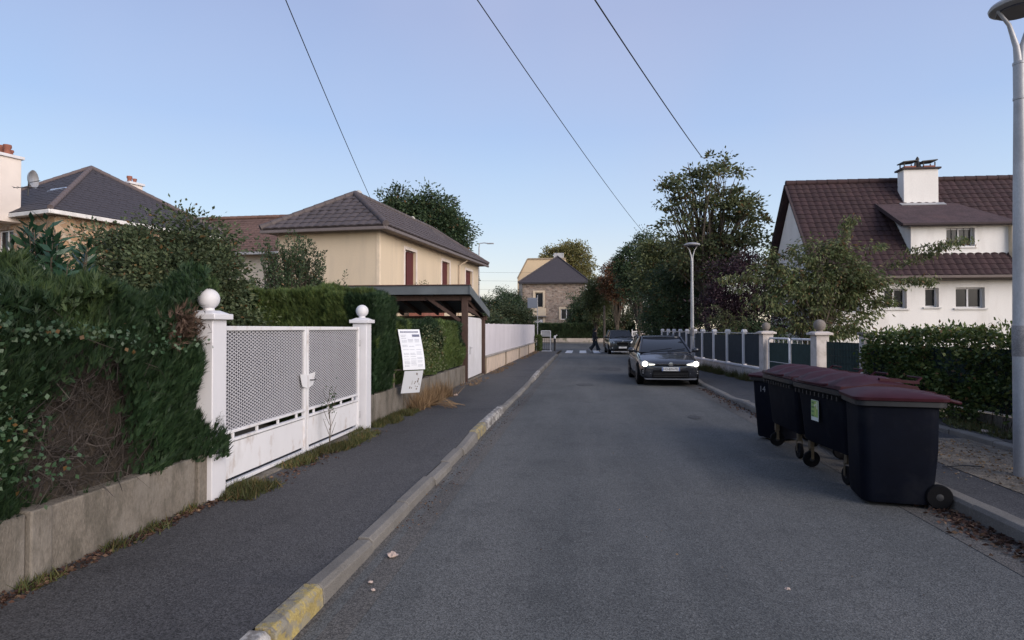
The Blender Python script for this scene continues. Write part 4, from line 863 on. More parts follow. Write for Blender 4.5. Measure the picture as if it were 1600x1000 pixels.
scrap(1.32,4.25,.018,-.004,'tiny white paper scrap alone in the middle of the road',4); scrap(-2.98,14.3,.06,.12,'white paper scrap on the pavement past the dry grass',5); scrap(5.75,9.7,.05,.2,'small white paper scrap lying at the foot of the creeper hedge',6)
rg=random.Random(9)
GR=M('pale_gravel',(.26,.22,.18),.9,.3,8,island=.5); m=MB()
for i in range(1500):
    x,y,r=rg.gauss(4.7,.35),rg.uniform(5.2,9.6),rg.uniform(.006,.018)
    if x<3.9: continue
    m.add([(x-r,y,.125),(x,y-r,.125),(x+r,y,.125),(x,y+r,.125),(x,y,.125+r)],[(0,1,4),(1,2,4),(2,3,4),(3,0,4)])
tag(m.build('gravel',GR,recalc=False),'pale gravel and grit on the dusty strip by the near lamp post','gravel',kind='stuff')
tag(MB().tube([(-.45,-.05,.02),(-.2,.0,.03),(0,.02,.02)],[.006,.008,.006],5).build('broken_twig',BLACK,loc=(4.45,7.55,.125)),'thin dark twig lying on the grit beside the near lamp post','twig')
# ------------------------------------------------------------- wheelie bins
BP=M('dark_navy_plastic',(.0036,.0050,.0105),.68,.2,3,fine=.1,bump=.08,bscale=200,stain=[((.022,.023,.027),.5)],stpos=(.5,.74),stscale=2.2,spec=.08)
BPL=M('grey_black_plastic',(.017,.018,.021),.5,.2,3,stain=[((.075,.072,.07),.6)],stpos=(.5,.75))
BUR=M('burgundy_plastic',(.036,.006,.011),.55,.2,3,stain=[((.065,.034,.040),.5)],stpos=(.5,.75),stscale=2,spec=.18)
RUB=M('black_rubber',(.007,.007,.008),.8,.1,3,spec=.12)
ZINC=M('rusty_zinc',(.13,.105,.07),.5,.25,6,metal=.5)
def rrect(x0,x1,y0,y1,r,n=4):
    out=[]
    for cx,cy,a0 in ((x1-r,y0+r,-90),(x1-r,y1-r,0),(x0+r,y1-r,90),(x0+r,y0+r,180)):
        for k in range(n+1):
            a=math.radians(a0+90*k/n); out.append((cx+r*math.cos(a),cy+r*math.sin(a)))
    return out
def loft(sections,cap=True):
    m=MB(); n=len(sections[0]); vs=[p for s in sections for p in s]
    m.add(vs,[(i*n+k,i*n+(k+1)%n,(i+1)*n+(k+1)%n,(i+1)*n+k) for i in range(len(sections)-1) for k in range(n)]+([tuple(range(n))[::-1],tuple((len(sections)-1)*n+k for k in range(n))] if cap else []))
    return m
def sec(x0,x1,y0,y1,r,z): return [(x,y,z) for x,y in rrect(x0,x1,y0,y1,r)]
def wheel(parent,c,r,w_,axis='y',name='wheel',rim=None,spokes=0):
    o=MB().lathe([(r*.55,-w_/2),(r*.92,-w_/2),(r,-w_*.3),(r,w_*.3),(r*.92,w_/2),(r*.55,w_/2)],c,22,axis).build(name,RUB,parent,smooth=40)
    MB().lathe([(r*.16,-w_/2-.004),(r*.54,-w_*.35),(r*.54,w_*.35),(r*.16,w_/2+.004)],c,16,axis).build('hub',rim or BPL,o,smooth=40)
    return o
def two_wheel_bin(label,loc,rz,wx,dy,h,lidmat,group=None,tb=.8):
    """front faces -X; depth along X; width along Y"""
    t=thing('wheelie_bin',label,'bin',loc,rz,group)
    D,Wd=wx,dy; kb=tb
    S=[]
    for z,f in ((.03,kb-.03),(.06,kb),(h*.45,kb+(1-kb)*.52),(h*.47,kb+(1-kb)*.58),(h-.10,1.0)):
        x0=-D/2*f+ (0); x1=D/2*f-.02-(.05 if z<.2 else .02); S.append(sec(x0,x1,-Wd/2*f,Wd/2*f,.10*f,z))
    loft(S).build('body',BP,t,smooth=45)
    loft([sec(-D/2-.02,D/2,-Wd/2-.02,Wd/2+.02,.09,h-.14),sec(-D/2-.035,D/2+.01,-Wd/2-.035,Wd/2+.035,.09,h-.13),sec(-D/2-.035,D/2+.01,-Wd/2-.035,Wd/2+.035,.09,h-.085),sec(-D/2-.02,D/2,-Wd/2-.02,Wd/2+.02,.09,h-.08)]).build('rim',BPL,t,smooth=35)
    L=loft([sec(-D/2-.055,D/2+.03,-Wd/2-.05,Wd/2+.05,.09,h-.078),sec(-D/2-.06,D/2+.035,-Wd/2-.055,Wd/2+.055,.10,h-.05),sec(-D/2-.03,D/2+.02,-Wd/2-.03,Wd/2+.03,.10,h-.035),sec(-D/2+.03,D/2-.12,-Wd/2+.05,Wd/2-.05,.12,h-.01),sec(-D/2+.12,D/2-.26,-Wd/2+.13,Wd/2-.13,.12,h+.012),sec(-D/2+.18,D/2-.36,-Wd/2+.20,Wd/2-.20,.08,h+.018)]).build('lid',lidmat,t,smooth=60)
    m=MB(); m.tube([(D/2+.02,-Wd/2+.06,h-.07),(D/2+.10,-Wd/2+.06,h-.09),(D/2+.13,-Wd/2+.08,h-.095),(D/2+.13,Wd/2-.08,h-.095),(D/2+.10,Wd/2-.06,h-.09),(D/2+.02,Wd/2-.06,h-.07)],.016,8); m.build('handle',lidmat,t,smooth=60)
    for s in (-.28,.28): MB().beam((D/2-.18,s*Wd,h-.015),(D/2+.06,s*Wd,h-.045),.03,.025).build('lid_hinge',lidmat,t)
    for s in (-1,1): wheel(t,(D/2-.07,s*(Wd/2*.80+.035),.117),.115,.06)
    return t
b4=two_wheel_bin('nearest two-wheeled dark bin with burgundy lid, at the kerb in front of the others',(3.06,6.60,0),-math.radians(9),.74,.62,1.09,BUR,None,.93)
b1=two_wheel_bin('smallest two-wheeled dark bin, farthest of the row, white marks on its front',(3.02,10.02,0),math.radians(28),.66,.56,1.03,BUR,None,.84)
def text(s,size,mat,parent,loc,rot,name='lettering',ext=.001,align='CENTER'):
    c=bpy.data.curves.new(name,'FONT'); c.body=s; c.size=size; c.extrude=ext; c.align_x=align; c.align_y='CENTER'; c.materials.append(mat)
    tmp=bpy.data.objects.new('tmp',c); col.objects.link(tmp); dg=bpy.context.evaluated_depsgraph_get()
    me=bpy.data.meshes.new_from_object(tmp.evaluated_get(dg)); bpy.data.objects.remove(tmp); me.name=name
    o=bpy.data.objects.new(name,me); col.objects.link(o); o.parent=parent; o.location=loc; o.rotation_euler=rot; o['kind']='stuff'; return o
text('14',.13,M('white_chalk_mark',(.22,.22,.23),.9),b1,(-.338,.02,.77),(pi/2,0,-pi/2),'painted_mark')
def container(label,loc,rz,sticker=False,lidopen=0,L_=1.17,greytip=False):
    t=thing('waste_container',label,'container',loc,rz,'four-wheeled waste containers'); D=.74; h=1.03
    S=[]
    for z,f in ((.33,.80),(.36,.84),(.9,.97),(h-.04,1.0)): S.append(sec(-D/2*f,D/2*f,-L_/2*(.5+.5*f),L_/2*(.5+.5*f),.07,z))
    loft(S).build('body',BP,t,smooth=45)
    loft([sec(-D/2-.015,D/2+.015,-L_/2-.01,L_/2+.01,.07,h-.07),sec(-D/2-.055,D/2+.04,-L_/2-.02,L_/2+.02,.07,h-.05),sec(-D/2-.055,D/2+.04,-L_/2-.02,L_/2+.02,.07,h),sec(-D/2-.03,D/2+.02,-L_/2,L_/2,.07,h+.008)]).build('rim',BPL,t,smooth=35)
    for k in range(11): MB().box(-D/2-.045,-D/2+.01,-L_/2+.06+k*(L_-.14)/10.,-L_/2+.085+k*(L_-.14)/10.,h-.115,h-.068).build('rim_rib',BPL,t)
    # three-part lid with raised flutes
    S=[]; ny=13; prof=[(-D/2-.05,.012),(-D/2-.04,.05),(-D/2+.12,.085),(-.05,.115),(.16,.10),(D/2+.02,.055),(D/2+.05,.012)]
    vs=[];
    for j in range(ny):
        y=-L_/2-.02+(L_+.04)*j/(ny-1); hump=.042*(1 if (j//2)%2==1 else 0); en=.0 if 0<j<ny-1 else -.03
        for i,(x,z) in enumerate(prof): vs.append((x,y,h+max(.010,z+(hump+en)*(1 if 1<i<5 else 0))))
    k=len(prof); m=MB(); m.add(vs,[(j*k+i,j*k+i+1,(j+1)*k+i+1,(j+1)*k+i) for j in range(ny-1) for i in range(k-1)]+[tuple(range(k)),tuple((ny-1)*k+i for i in range(k))[::-1]]+[tuple([j*k for j in range(ny)]+[j*k+k-1 for j in range(ny)][::-1])])
    lid=m.build('lid',BUR,t,smooth=50)
    for s in (-.42,-.14,.14,.42):
        MB().beam((.05,s*L_,h+.12),(D/2+.10,s*L_,h+.085),.035,.03).build('lid_rib',BUR,lid)
    MB().tube([(-D/2-.06,-L_*.3,h+.05),(-D/2-.10,-L_*.26,h+.045),(-D/2-.10,L_*.26,h+.045),(-D/2-.06,L_*.3,h+.05)],.014,6).build('lid_handle',BUR,lid,smooth=60)
    for s in (-1,1):
        m=MB(); m.tube([(D/2+.06,s*L_*.38,h+.06),(D/2+.16,s*L_*.38,h+.13)],.014,6); m.tube([(D/2+.16,s*L_*.38,h+.13),(D/2+.16,s*L_*.38-s*.25,h+.13)],.012,6); m.build('hinge_bar',BUR,t)
        wd=MB(); wd.tube([(0,s*(L_/2+.0),.80),(0,s*(L_/2+.07),.80)],.028,10); wd.build('lifting_pin',BPL,t,smooth=40)
        for q in (-1,1):
            x,y=q*(D/2-.11)*1.0,s*(L_/2-.15)
            w_=wheel(t,(x,y,.10),.10,.045,'x' if q*s>0 else 'y','caster_wheel')
            m=MB(); m.beam((x,y,.335),(x,y,.225),.05,.06,up=(0,1,0))
            for e_ in (-1,1):
                if q*s>0: m.beam((x+e_*.035,y,.24),(x+e_*.035,y,.10),.035,.006,up=(1,0,0))
                else: m.beam((x,y+e_*.035,.24),(x,y+e_*.035,.10),.035,.006,up=(0,1,0))
            m.build('caster_fork',ZINC,t)
    if sticker:
        st=MB().box(-D/2-.012,-D/2-.006,-.02,.16,.62,.86).build('sticker',M('sticker_white',(.60,.64,.60),.5),t)
        x=-D/2-.0135; 
        MB().box(x,x+.002,-.013,.153,.665,.853).build('green_field',M('sticker_green',(.28,.42,.12),.5),st)
        m=MB(); a=.145
        for z in (.675,.725,.775,.825): m.box(x-.002,x,a-.055,a,z-.010,z+.010)
        m.build('stripe',M('sticker_dark_green',(.10,.20,.08),.6),st)
        MB().box(x-.002,x,.03,.058,.69,.84).build('figure',M('sticker_lime',(.45,.50,.16),.6),st); m=MB(); m.box(x-.002,x,-.006,.02,.76,.845); m.ball((x,.04,.80),.02,10,6); m.build('figure',M('sticker_pale',(.62,.66,.45),.6),st)
    return t
container('four-wheeled container with green and white sticker on its front, behind the nearest bin',(3.07,7.60,0),math.radians(5),True)
container('four-wheeled container between the stickered container and the smallest bin, clean front',(3.05,8.96,0),math.radians(1.5))
# ------------------------------------------------------------- lamp posts
def lamp(label,loc,h,rb,rt,grime=True,rz=0.,dr=.30):
    t=thing('street_lamp',label,'street lamp',loc,rz,'grey street lamps with disc heads')
    MB().lathe([(rb*1.02,-.1),(rb,.0),(rb*.97,1.55),(rb*.93,1.58),(rt*1.35,2.6),(rt,h-.95)],n=20).build('pole',GRMET,t,smooth=40)
    MB().lathe([(rb*.985,1.28),(rb*1.01,1.29),(rb*1.01,1.60),(rb*.975,1.61)],n=20).build('band',M('worn_grey_band',(.22,.21,.21),.85,.25,5,fine=.2,stain=[((.34,.32,.31),.8)],stpos=(.5,.6),stscale=9),t,smooth=40)
    MB().box(-.035,.035,-rb-.003,-rb+.02,.45,.95).build('access_door',GRMET,t,bev=.004)
    m=MB(); 
    for z in (h-1.0,h-.62): m.lathe([(rt,z),(rt*1.12,z+.005),(rt*1.12,z+.03),(rt,z+.035)],n=16)
    m.lathe([(rt*1.05,h-.97),(rt*1.05,h-.6)],n=16); m.build('collar',GRMET,t,smooth=40)
    for s in (-1,1):
        m=MB(); m.tube([(s*.01,0,h-.62),(s*.03,0,h-.42),(s*.10,0,h-.18),(s*.19,0,h-.05),(s*.21,0,h-.02)],[rt*.75,rt*.55,rt*.38,rt*.32,rt*.4],10); m.build('arm',GRMET,t,smooth=60)
    d=MB().lathe([(.02,h-.03),(dr*.8,h-.03),(dr*.97,h-.005),(dr,h+.02),(dr*.95,h+.045),(dr*.6,h+.085),(.02,h+.10)],n=32).build('lamp_head',GRMET,t,smooth=40)
    MB().lathe([(.01,h-.044),(dr*.74,h-.044),(dr*.76,h-.0302),(.01,h-.0302)],n=28).build('diffuser',M('lamp_underside',(.05,.055,.075),.35),d,smooth=40)
    return t
lamp('near street lamp on the grit strip at the right edge, with worn grey band',(4.66,7.22,.12),5.03,.092,.056,dr=.27)
lamp('far slim street lamp beside the oncoming car, before the dark trees',(4.07,24.05,.12),4.72,.07,.045,rz=.15)
# ------------------------------------------------------------- right house
ho=thing('house','white rendered house with steep dark red tiled roof, dormer and big chimney','house',(8.98,25,0))
w_=9.6; ops=[(3.45,4.28,2.45,3.22),(4.90,5.90,2.45,3.22) if 0 else (4.88,5.90,2.46,3.23),(.9,1.7,2.3,3.2),(2.5,3.3,2.45,3.2)]
ops=[(3.80,4.28,2.50,3.22),(4.87,5.88,2.46,3.23),(2.35,3.15,2.45,3.2),(.8,1.5,2.3,3.2)]
facade('wall',(0,0,0),(1,0,0),w_,3.72,ops,.28,WALLW,ho)
for o_ in ops: window((0,0,0),(1,0,0),o_,.26,ho,WHITE2,GLASS,1 if o_[1]-o_[0]>.7 else 0,sill=M('pale_sill',(.62,.60,.57),.7))
# gable walls
def gable(x,nx):
    m=MB(); pts=[(x,0,0),(x,6.2,0),(x,6.2,3.72),(x,3.05,7.72),(x,0,3.72)]; m.slab(pts if nx>0 else pts[::-1],(nx,0,0),.2); return m.build('gable_wall',WALLW,ho)
gable(0,-1); gable(w_,1); facade('wall',(w_,6.2,0),(-1,0,0),w_,3.72,[],.2,WALLW,ho)
rz0,rz1=3.66,7.92
tiles(ho,(-.22,-.42,rz0),(w_+.25,-.42,rz0),(-.22,3.05,rz1),(w_+.25,3.05,rz1),TILER,.28,.27,300,seed=21,curve=.03)
tiles(ho,(w_+.25,6.55,rz0),(-.22,6.55,rz0),(w_+.25,3.05,rz1),(-.22,3.05,rz1),TILER,.30,.33,0,seed=22)
ridge(ho,(-.26,3.05,rz1+.06),(w_+.3,3.05,rz1+.06),TILER,.12,.42)
m=MB(); VG=M('dark_verge',(.045,.03,.032),.8)
for a in ((-.24,-.44,rz0-.02),(-.24,6.57,rz0-.02)): MB().beam(a,(-.24,3.05,rz1-.02),.06,.18,up=(1,0,0)).build('verge',VG,ho)
MB().beam((-.22,-.50,rz0-.06),(w_+.25,-.50,rz0-.06),.12,.11).build('gutter',M('brown_gutter',(.12,.09,.08),.6),ho,bev=.02)
MB().box(-.15,w_+.2,-.44,.0,rz0-.16,rz0-.12).build('soffit',M('dark_soffit',(.10,.08,.07),.8),ho)
# dormer
dx0,dx1=3.42,6.95; dz0,dz1=4.10,5.62
dop=(4.68-dx0,5.68-dx0,4.80-dz0,5.50-dz0)
facade('dormer_wall',(dx0,.22,dz0),(1,0,0),dx1-dx0,dz1-dz0,[dop],.26,WALLW,ho); window((dx0,.22,dz0),(1,0,0),dop,.24,ho,WHITE2,GLASS,1,sill=WALLW,bars=4)
for x in (dx0,dx1):
    m=MB(); m.slab([(x+.002,.226,dz0),(x+.002,.226,dz1+(.08 if x<5 else -.06)),(x+.002,2.1 if x<5 else 1.0,6.74 if x<5 else dz1-.06)],(1 if x>5 else -1,0,0),.1); m.build('dormer_cheek',WALLW,ho)
SHG=M('dark_shingle',(.060,.038,.042),.9,.25,3,fine=.3,fscale=16,bump=.3,bscale=18,stain=[((.095,.055,.055),.5)],stpos=(.5,.7))
MB().slab([(dx0-.42,-.02,5.66),(dx1+.18,-.02,5.66),(5.9,2.24,6.90),(dx0-.42,2.24,6.90)],(0,-.55,1),.09).build('dormer_roof',SHG,ho)
MB().slab([(dx1+.18,-.02,5.66),(dx1+.18,1.25,5.72),(5.9,2.24,6.90)],(.6,-.2,1),.09).build('dormer_roof',SHG,ho)
MB().add([(dx0-.30,.3,5.55),(dx0-.02,.22,5.55),(dx0-.02,2.0,6.62),(dx0-.30,2.0,6.62)],[(0,1,2,3)]).build('dormer_soffit',WALLW,ho)
MB().beam((dx0-.44,-.06,5.62),(dx1+.2,-.06,5.62),.10,.10).build('dormer_gutter',VG,ho,bev=.02)
MB().beam((dx0-.44,-.06,5.62),(dx0-.44,2.22,6.84),.05,.14).build('verge',VG,ho)
MB().box(dx1-.10,dx1+.22,.02,.30,4.1,5.55).build('dormer_end_post',M('cream_trim',(.62,.52,.38),.8),ho)
c=MB().box(4.08,5.42,2.1,2.6,6.2,8.22).build('chimney',WALLW,ho,bev=.02)
MB().box(4.0,5.50,2.02,2.68,8.222,8.29).build('chimney_cap',VG,c); MB().slab([(3.9,1.86,6.72),(5.6,1.86,6.72),(5.6,2.12,6.86),(3.9,2.12,6.86)],(0,-.45,1),.02).build('flashing',GRMET,c)
for x in (4.38,5.12):
    m=MB(); m.box(x-.22,x+.22,2.16,2.56,8.292,8.38); m.build('pot_base',BRICKR,c)
    m=MB(); 
    for sx_ in (-.22,.22):
        for y in (2.18,2.52): m.box(x+sx_-.02,x+sx_+.02,y,y+.03,8.37,8.53)
    m.add([(x-.29,2.1,8.53),(x+.29,2.1,8.58),(x+.29,2.66,8.58),(x-.29,2.66,8.53),(x-.29,2.1,8.57),(x+.29,2.1,8.62),(x+.29,2.66,8.62),(x-.29,2.66,8.57)],[(3,2,1,0),(4,5,6,7),(0,1,5,4),(1,2,6,5),(2,3,7,6),(3,0,4,7)])
    m.build('cowl',BLACK,c)
MB().lathe([(.20,8.30),(.12,8.42),(.11,8.56),(.05,8.62),(.07,8.7),(.02,8.8)],(4.75,2.36,0),12).build('vent_pipe',BLACK,c,smooth=50)
t=tree('cherry_tree','spreading yellow-green cherry tree with drooping leaves in front of the white house','tree',(7.35,20.0,.13),
 [(0,.2,2.7,1.8,1.3,1.2),(-1.6,0,2.75,1.0,.8,.8),(1.1,.1,2.7,1.0,.9,.85),(.9,.1,3.75,.9,.6,.7),(-.2,0,3.9,1.0,.7,.55),(-1.4,.1,3.6,.6,.5,.5),(0,0,1.7,1.5,1.0,.6),(.2,.1,3.0,1.2,.8,.8)],CHERRY,BARK,300,62,.14,.055,.045,1.0,.15,droop=.75,seed=5,shell=.2,nlimb=80,trunks=3)
# its two long side branches
lb=MB(); P=[];D=[]
for pts in ([(-.3,0,2.0),(-1.5,-.2,3.0),(-2.4,-.3,3.15),(-3.2,-.4,3.1)],[(.3,0,2.6),(1.8,-.1,3.5),(2.8,-.2,3.75),(3.35,-.2,4.1)],[(.3,0,2.2),(2.0,-.1,3.0),(2.7,-.2,3.05),(3.0,-.2,3.0)],[(.0,0,2.2),(.5,0,4.0),(.6,0,4.75),(.9,0,5.0)],[(.3,0,2.6),(2.2,-.1,3.9),(3.5,-.2,4.15),(4.0,-.2,4.22)]):
    lb.tube(pts,[.03,.018,.01,.004],5); q=[Vector(a) for a in pts]
    for k in range(380):
        f=R.uniform(1.0,2.999); i=int(f); p=q[i].lerp(q[i+1],f-i); P.append(p+Vector((R.gauss(0,.09),R.gauss(0,.12),R.gauss(-.02,.08)))); D.append((R.gauss(0,.5),R.gauss(0,.5),-.7))
lb.build('branch',BARK,t,recalc=False); leaves('branch_leaves',np.array([tuple(p) for p in P]),D,.13,.045,CHERRY,t,kind='stuff')
# ------------------------------------------------------------- trees on the right
tree('tall_tree','tallest airy tree with open crown, sky showing through, behind the far lamp','tree',(6.1,31.8,.1),
 [(-.9,0,8.6,1.25,1.0,1.5),(.75,0,8.9,1.25,1.0,1.45),(2.0,.2,7.4,1.1,.9,1.1),(-1.9,0,8.1,.8,.7,1.2),(-1.2,.2,6.6,1.3,1.0,1.2),(1.1,0,6.6,1.6,1.2,1.2),(2.6,.1,6.0,.9,.8,1.0),(0,0,5.0,2.2,1.3,1.4),(-2.2,0,6.9,.45,.5,.6)],BIGT,BARK,270,44,.21,.11,.16,3.2,.20,.2,seed=12,shell=.3,nlimb=150)
tree('purple_tree','dark purple-leaved tree behind the fence, left of the cherry tree','tree',(6.5,26.8,.1),[(-.1,0,3.2,1.4,1.0,1.5),(.3,0,4.1,.7,.6,.75),(.5,0,2.0,1.6,1.0,1.3),(-.7,0,2.2,.9,.8,1.1)],PURPLE,BARK,420,60,.10,.06,.09,1.2,.24,.15,seed=13,shell=.35)
tree('dark_shrub','dark green shrub mass at the fence under the purple tree','shrub',(6.3,25.6,.1),[(0,0,1.1,1.5,.8,.9),(.9,-.2,1.0,.9,.7,.8)],DARKG,BARK,180,50,.09,.05,.05,.5,.22,.1,seed=14,shell=.3)
t=thing('arching_weeds','pale arching stems of a bramble poking above the white-posted fence','bramble',(5.5,24.2,1.2)); P=[]; m=MB()
for k in range(14):
    a=R.uniform(-.9,.7); hh=R.uniform(.7,1.3); q=[Vector((a*.4+R.uniform(-.4,.4)+hh*s*a,R.uniform(-.1,.1),.1+hh*math.sin(s*2.2))) for s in (0,.3,.6,.85,1.1)]; m.tube(q,.008,3)
    for i in range(4):
        for _ in range(16): P.append(tuple(q[i].lerp(q[i+1],R.random())+Vector((R.gauss(0,.03),R.gauss(0,.03),R.gauss(0,.03)))))
m.build('stem',BARK,t,recalc=False); leaves('leaf_cluster',np.array(P),RNG.normal(size=(len(P),3)),.10,.04,OLIVE,t,kind='stuff')
TR=[('broad dark green tree left of the far lamp, overhanging the white-posted fence',(5.3,33.5,.1),[(0,0,3.0,1.9,1.3,1.8),(-.8,0,4.2,1.0,.8,.9),(.9,0,4.4,1.0,.8,.9),(-1.1,0,2.0,1.0,1.0,1.2)],DARKG,460,15),
 ('olive green tree rising behind the dark one, left of the tallest tree',(5.4,42,.1),[(0,0,5.0,1.9,1.4,2.0),(-.6,0,6.6,1.1,.9,.8),(.9,0,6.9,.9,.8,.9)],OLIVE,380,16),
 ('tall dark tree with ragged spiky top behind the passing trees',(4.9,56,.1),[(0,0,6.5,2.2,1.5,2.6),(.5,0,9.2,1.0,.8,1.2),(-1.3,0,7.5,1.0,.8,1.2)],DARKG,380,17),
 ('reddish-leaved tree in the row beyond the two cars',(3.3,63,.1),[(0,0,6.2,1.7,1.3,2.0),(.3,0,7.8,1.1,.9,1.0)],RUST,300,18),
 ('small yellow-green tree beyond the cars, left of the reddish tree',(1.3,66,.1),[(0,0,4.4,1.6,1.2,1.9),(.2,0,5.9,.9,.8,1.0)],OLIVE,280,19),
 ('dark round garden tree right beside the stone house',(.2,76,.1),[(0,0,3.6,2.0,1.5,2.4),(-.8,0,2.4,1.4,1.2,1.4),(.9,0,5.2,1.0,.9,1.0)],DARKG,380,20),
 ('mixed green tree filling the gap behind the second parked car',(4.6,74,.1),[(0,0,3.7,2.6,1.5,2.6),(-2.3,0,3.0,1.4,1.2,1.8),(1.5,0,6.5,1.6,1.2,1.8)],BROAD,380,21),
 ('shaded green tree behind the white picket fence',(10.5,72,.1),[(0,0,4,2.4,1.6,3.0),(-1.5,0,6,1.6,1.2,2.0)],DARKG,320,22),
 ('bushy dark tree behind the white-posted fence near the far end',(6.4,47,.1),[(0,0,3.0,2.0,1.4,2.2),(-1.0,0,2.0,1.0,1.0,1.4)],DARKG,320,23)]
for l,loc,bl,mt,nc,sd in TR: tree('garden_tree',l,'tree',loc,bl,mt,BARK,nc,44,.20 if loc[1]>40 else .13,.11 if loc[1]>40 else .075,.12,1.5,.30,.15,seed=sd,shell=.35,nlimb=30,group='trees beyond the fence')
tree('yellowing_tree','big yellowing tree rising behind the stone house roof','tree',(-2.6,100,0),[(-1.3,0,12.4,2.6,2,2.6),(1.6,0,12.6,2.4,2,2.5),(0,0,13.8,2.2,1.8,1.8),(-3.2,0,12.5,1.6,1.4,1.6),(3.2,0,11.2,1.4,1.4,1.6),(0,0,9.5,3.4,2,2.5)],YELL,BARK,480,40,.34,.2,.3,5,.45,.15,seed=30,shell=.35)
tree('evergreen_tree','big dense dark green tree rising behind the cream house roof','tree',(-11.9,44,0),[(0,0,8.0,3.4,2.2,3.6),(-2.0,0,9.0,1.6,1.4,2.0),(1.9,0,8.0,1.8,1.5,2.0),(0,0,5.4,3.6,2.3,2.6)],DARKG,BARK,1300,60,.22,.12,.3,3,.36,.15,seed=31,shell=.6)
for l,loc,bl,sd,mt in (('dark garden tree behind the long white fence, beside the little gabled house',(-7.6,52,.1),[(0,0,2.8,1.9,1.3,1.5),(1.4,0,2.9,1.2,1,1.3)],32,DARKG),('shrubby green tree behind the far end of the long white fence',(-5.6,50,.1),[(0,0,2.2,1.6,1.2,1.3),(-1.0,0,2.8,.9,.8,1.0)],33,BROAD),('dark tree against the left side of the stone house',(-8.2,68,.1),[(0,0,4.0,1.8,1.3,2.2),(1.0,0,3.4,1.0,1,1.6)],34,DARKG),('low dark shrub just behind the start of the long white fence',(-6.0,38,.1),[(0,0,1.4,1.3,1.4,1.0),(0,4,1.4,1.3,1.4,.9)],35,BROAD)):
    tree('garden_tree',l,'tree',loc,bl,mt,BARK,300,44,.17,.09,.1,1.2,.26,.15,seed=sd,shell=.35)
# ------------------------------------------------------------- the far end of the street
st=thing('house','square rubble stone house with dark pyramid roof at the end of the street','house',(-8.05,82,0))
STW=stonework('brown_rubble',[(.22,.16,.125),(.30,.23,.18),(.15,.11,.09),(.36,.29,.24),(.25,.165,.125)],(.30,.26,.22),2.6,(1,1,1.9))
o1_=(1.62,2.72,4.45,6.45); o2_=(5.05,6.55,2.85,4.25); o3_=(1.6,2.7,.4,2.9)
facade('wall',(0,0,0),(1,0,0),8.5,7.75,[o1_,o2_,o3_],.2,STW,st); facade('wall',(8.5,0,0),(0,1,0),8,7.75,[],.2,STW,st); facade('wall',(0,8,0),(0,-1,0),8,7.75,[],.2,STW,st); facade('wall',(8.5,8,0),(-1,0,0),8.5,7.75,[],.2,STW,st)
CT=M('cream_stone_trim',(.56,.46,.34),.8,.06,2)
for o_,mu in ((o1_,0),(o2_,1)):
    wo=window((0,0,0),(1,0,0),o_,.18,st,CT if not mu else WHITE2,GLASS,mu,fw=.09,sill=CT); a,b,c,d=o_; m=MB(); s=.24
    for q in ((a-s,b+s,d,d+s),(a-s,a,c,d),(b,b+s,c,d)): m.box(q[0],q[1],-.06,-.003,q[2],q[3])
    m.build('surround',CT,wo)
MB().box(1.2,3.1,-.28,-.004,3.35,4.36).build('bay_panel',CT,st,bev=.02); MB().box(1.1,3.2,-.42,-.004,3.22,3.33).build('porch_slab',M('grey_slab',(.22,.2,.19),.8),st)
dd=MB().box(1.65,2.65,-.01,.1,.3,2.85).build('door',WHITE,st); m=MB(); m.box(1.35,1.6,-.06,-.003,0,3.2); m.box(2.7,2.95,-.06,-.003,0,3.2); m.build('door_surround',CT,dd)
MB().box(-.45,-.02,-.35,.4,0,7.6).build('side_buttress',M('grey_side',(.13,.13,.135),.9,.15,2),st); MB().tube([(8.35,-.1,0),(8.35,-.1,7.4)],.06,6).build('downpipe',WHITE2,st)
E=[Vector((8.95,-.5,7.75)),Vector((8.95,8.5,7.75)),Vector((-.55,8.5,7.75)),Vector((-.55,-.5,7.75))]; A=Vector((4.5,3.6,11.6))
for i in range(4): MB().slab([E[i-1],E[i],A],((E[i]-E[i-1]).cross(A-E[i-1])),.1).build('roof',SLATE,st)
MB().box(-.5,8.9,-.52,8.4,7.60,7.68).build('eaves',M('dark_eaves',(.06,.055,.06),.7),st)
for e_ in E: ridge(st,e_+Vector((0,0,.04)),A+Vector((0,0,.04)),SLATE,.09,.8)
bh=thing('house','beige house with mansard shaped gable behind the stone house','house',(-9.9,93,0))
BG=M('warm_beige_render',(.60,.46,.30),.85,.05,1); m=MB()
pr=[(0,0),(7.5,0),(7.5,9.2),(7.2,12.1),(1.5,12.1),(0,9.2)]
m.add([(x,0,z) for x,z in pr]+[(x,8,z) for x,z in pr],[(0,1,2,3,4,5),(11,10,9,8,7,6)]+[(i,i+6,(i+1)%6+6,(i+1)%6) for i in range(6)]); m.build('wall',BG,bh)
MB().box(5.4,6.9,1,2.2,12.1,13.1).build('chimney',GRMET,bh,bev=.03)
m=MB(); m.beam((0,-.06,9.2),(1.5,-.06,12.1),.2,.12,up=(0,1,0)); m.beam((1.5,-.06,12.15),(7.3,-.06,12.15),.2,.12,up=(0,1,0)); m.build('roof_edge',M('tan_edge',(.30,.24,.17),.8),bh)
sh=thing('house','small pale gabled house with rooftop chimney glimpsed beyond the cream house','house',(-12.6,58,0))
m=MB(); pr=[(0,0),(2.9,0),(2.9,3.9),(1.2,5.4),(0,4.6)]; m.add([(x,0,z) for x,z in pr]+[(x,7,z) for x,z in pr],[(0,1,2,3,4),(9,8,7,6,5)]+[(i,i+5,(i+1)%5+5,(i+1)%5) for i in range(5)]); m.build('wall',WALLW,sh)
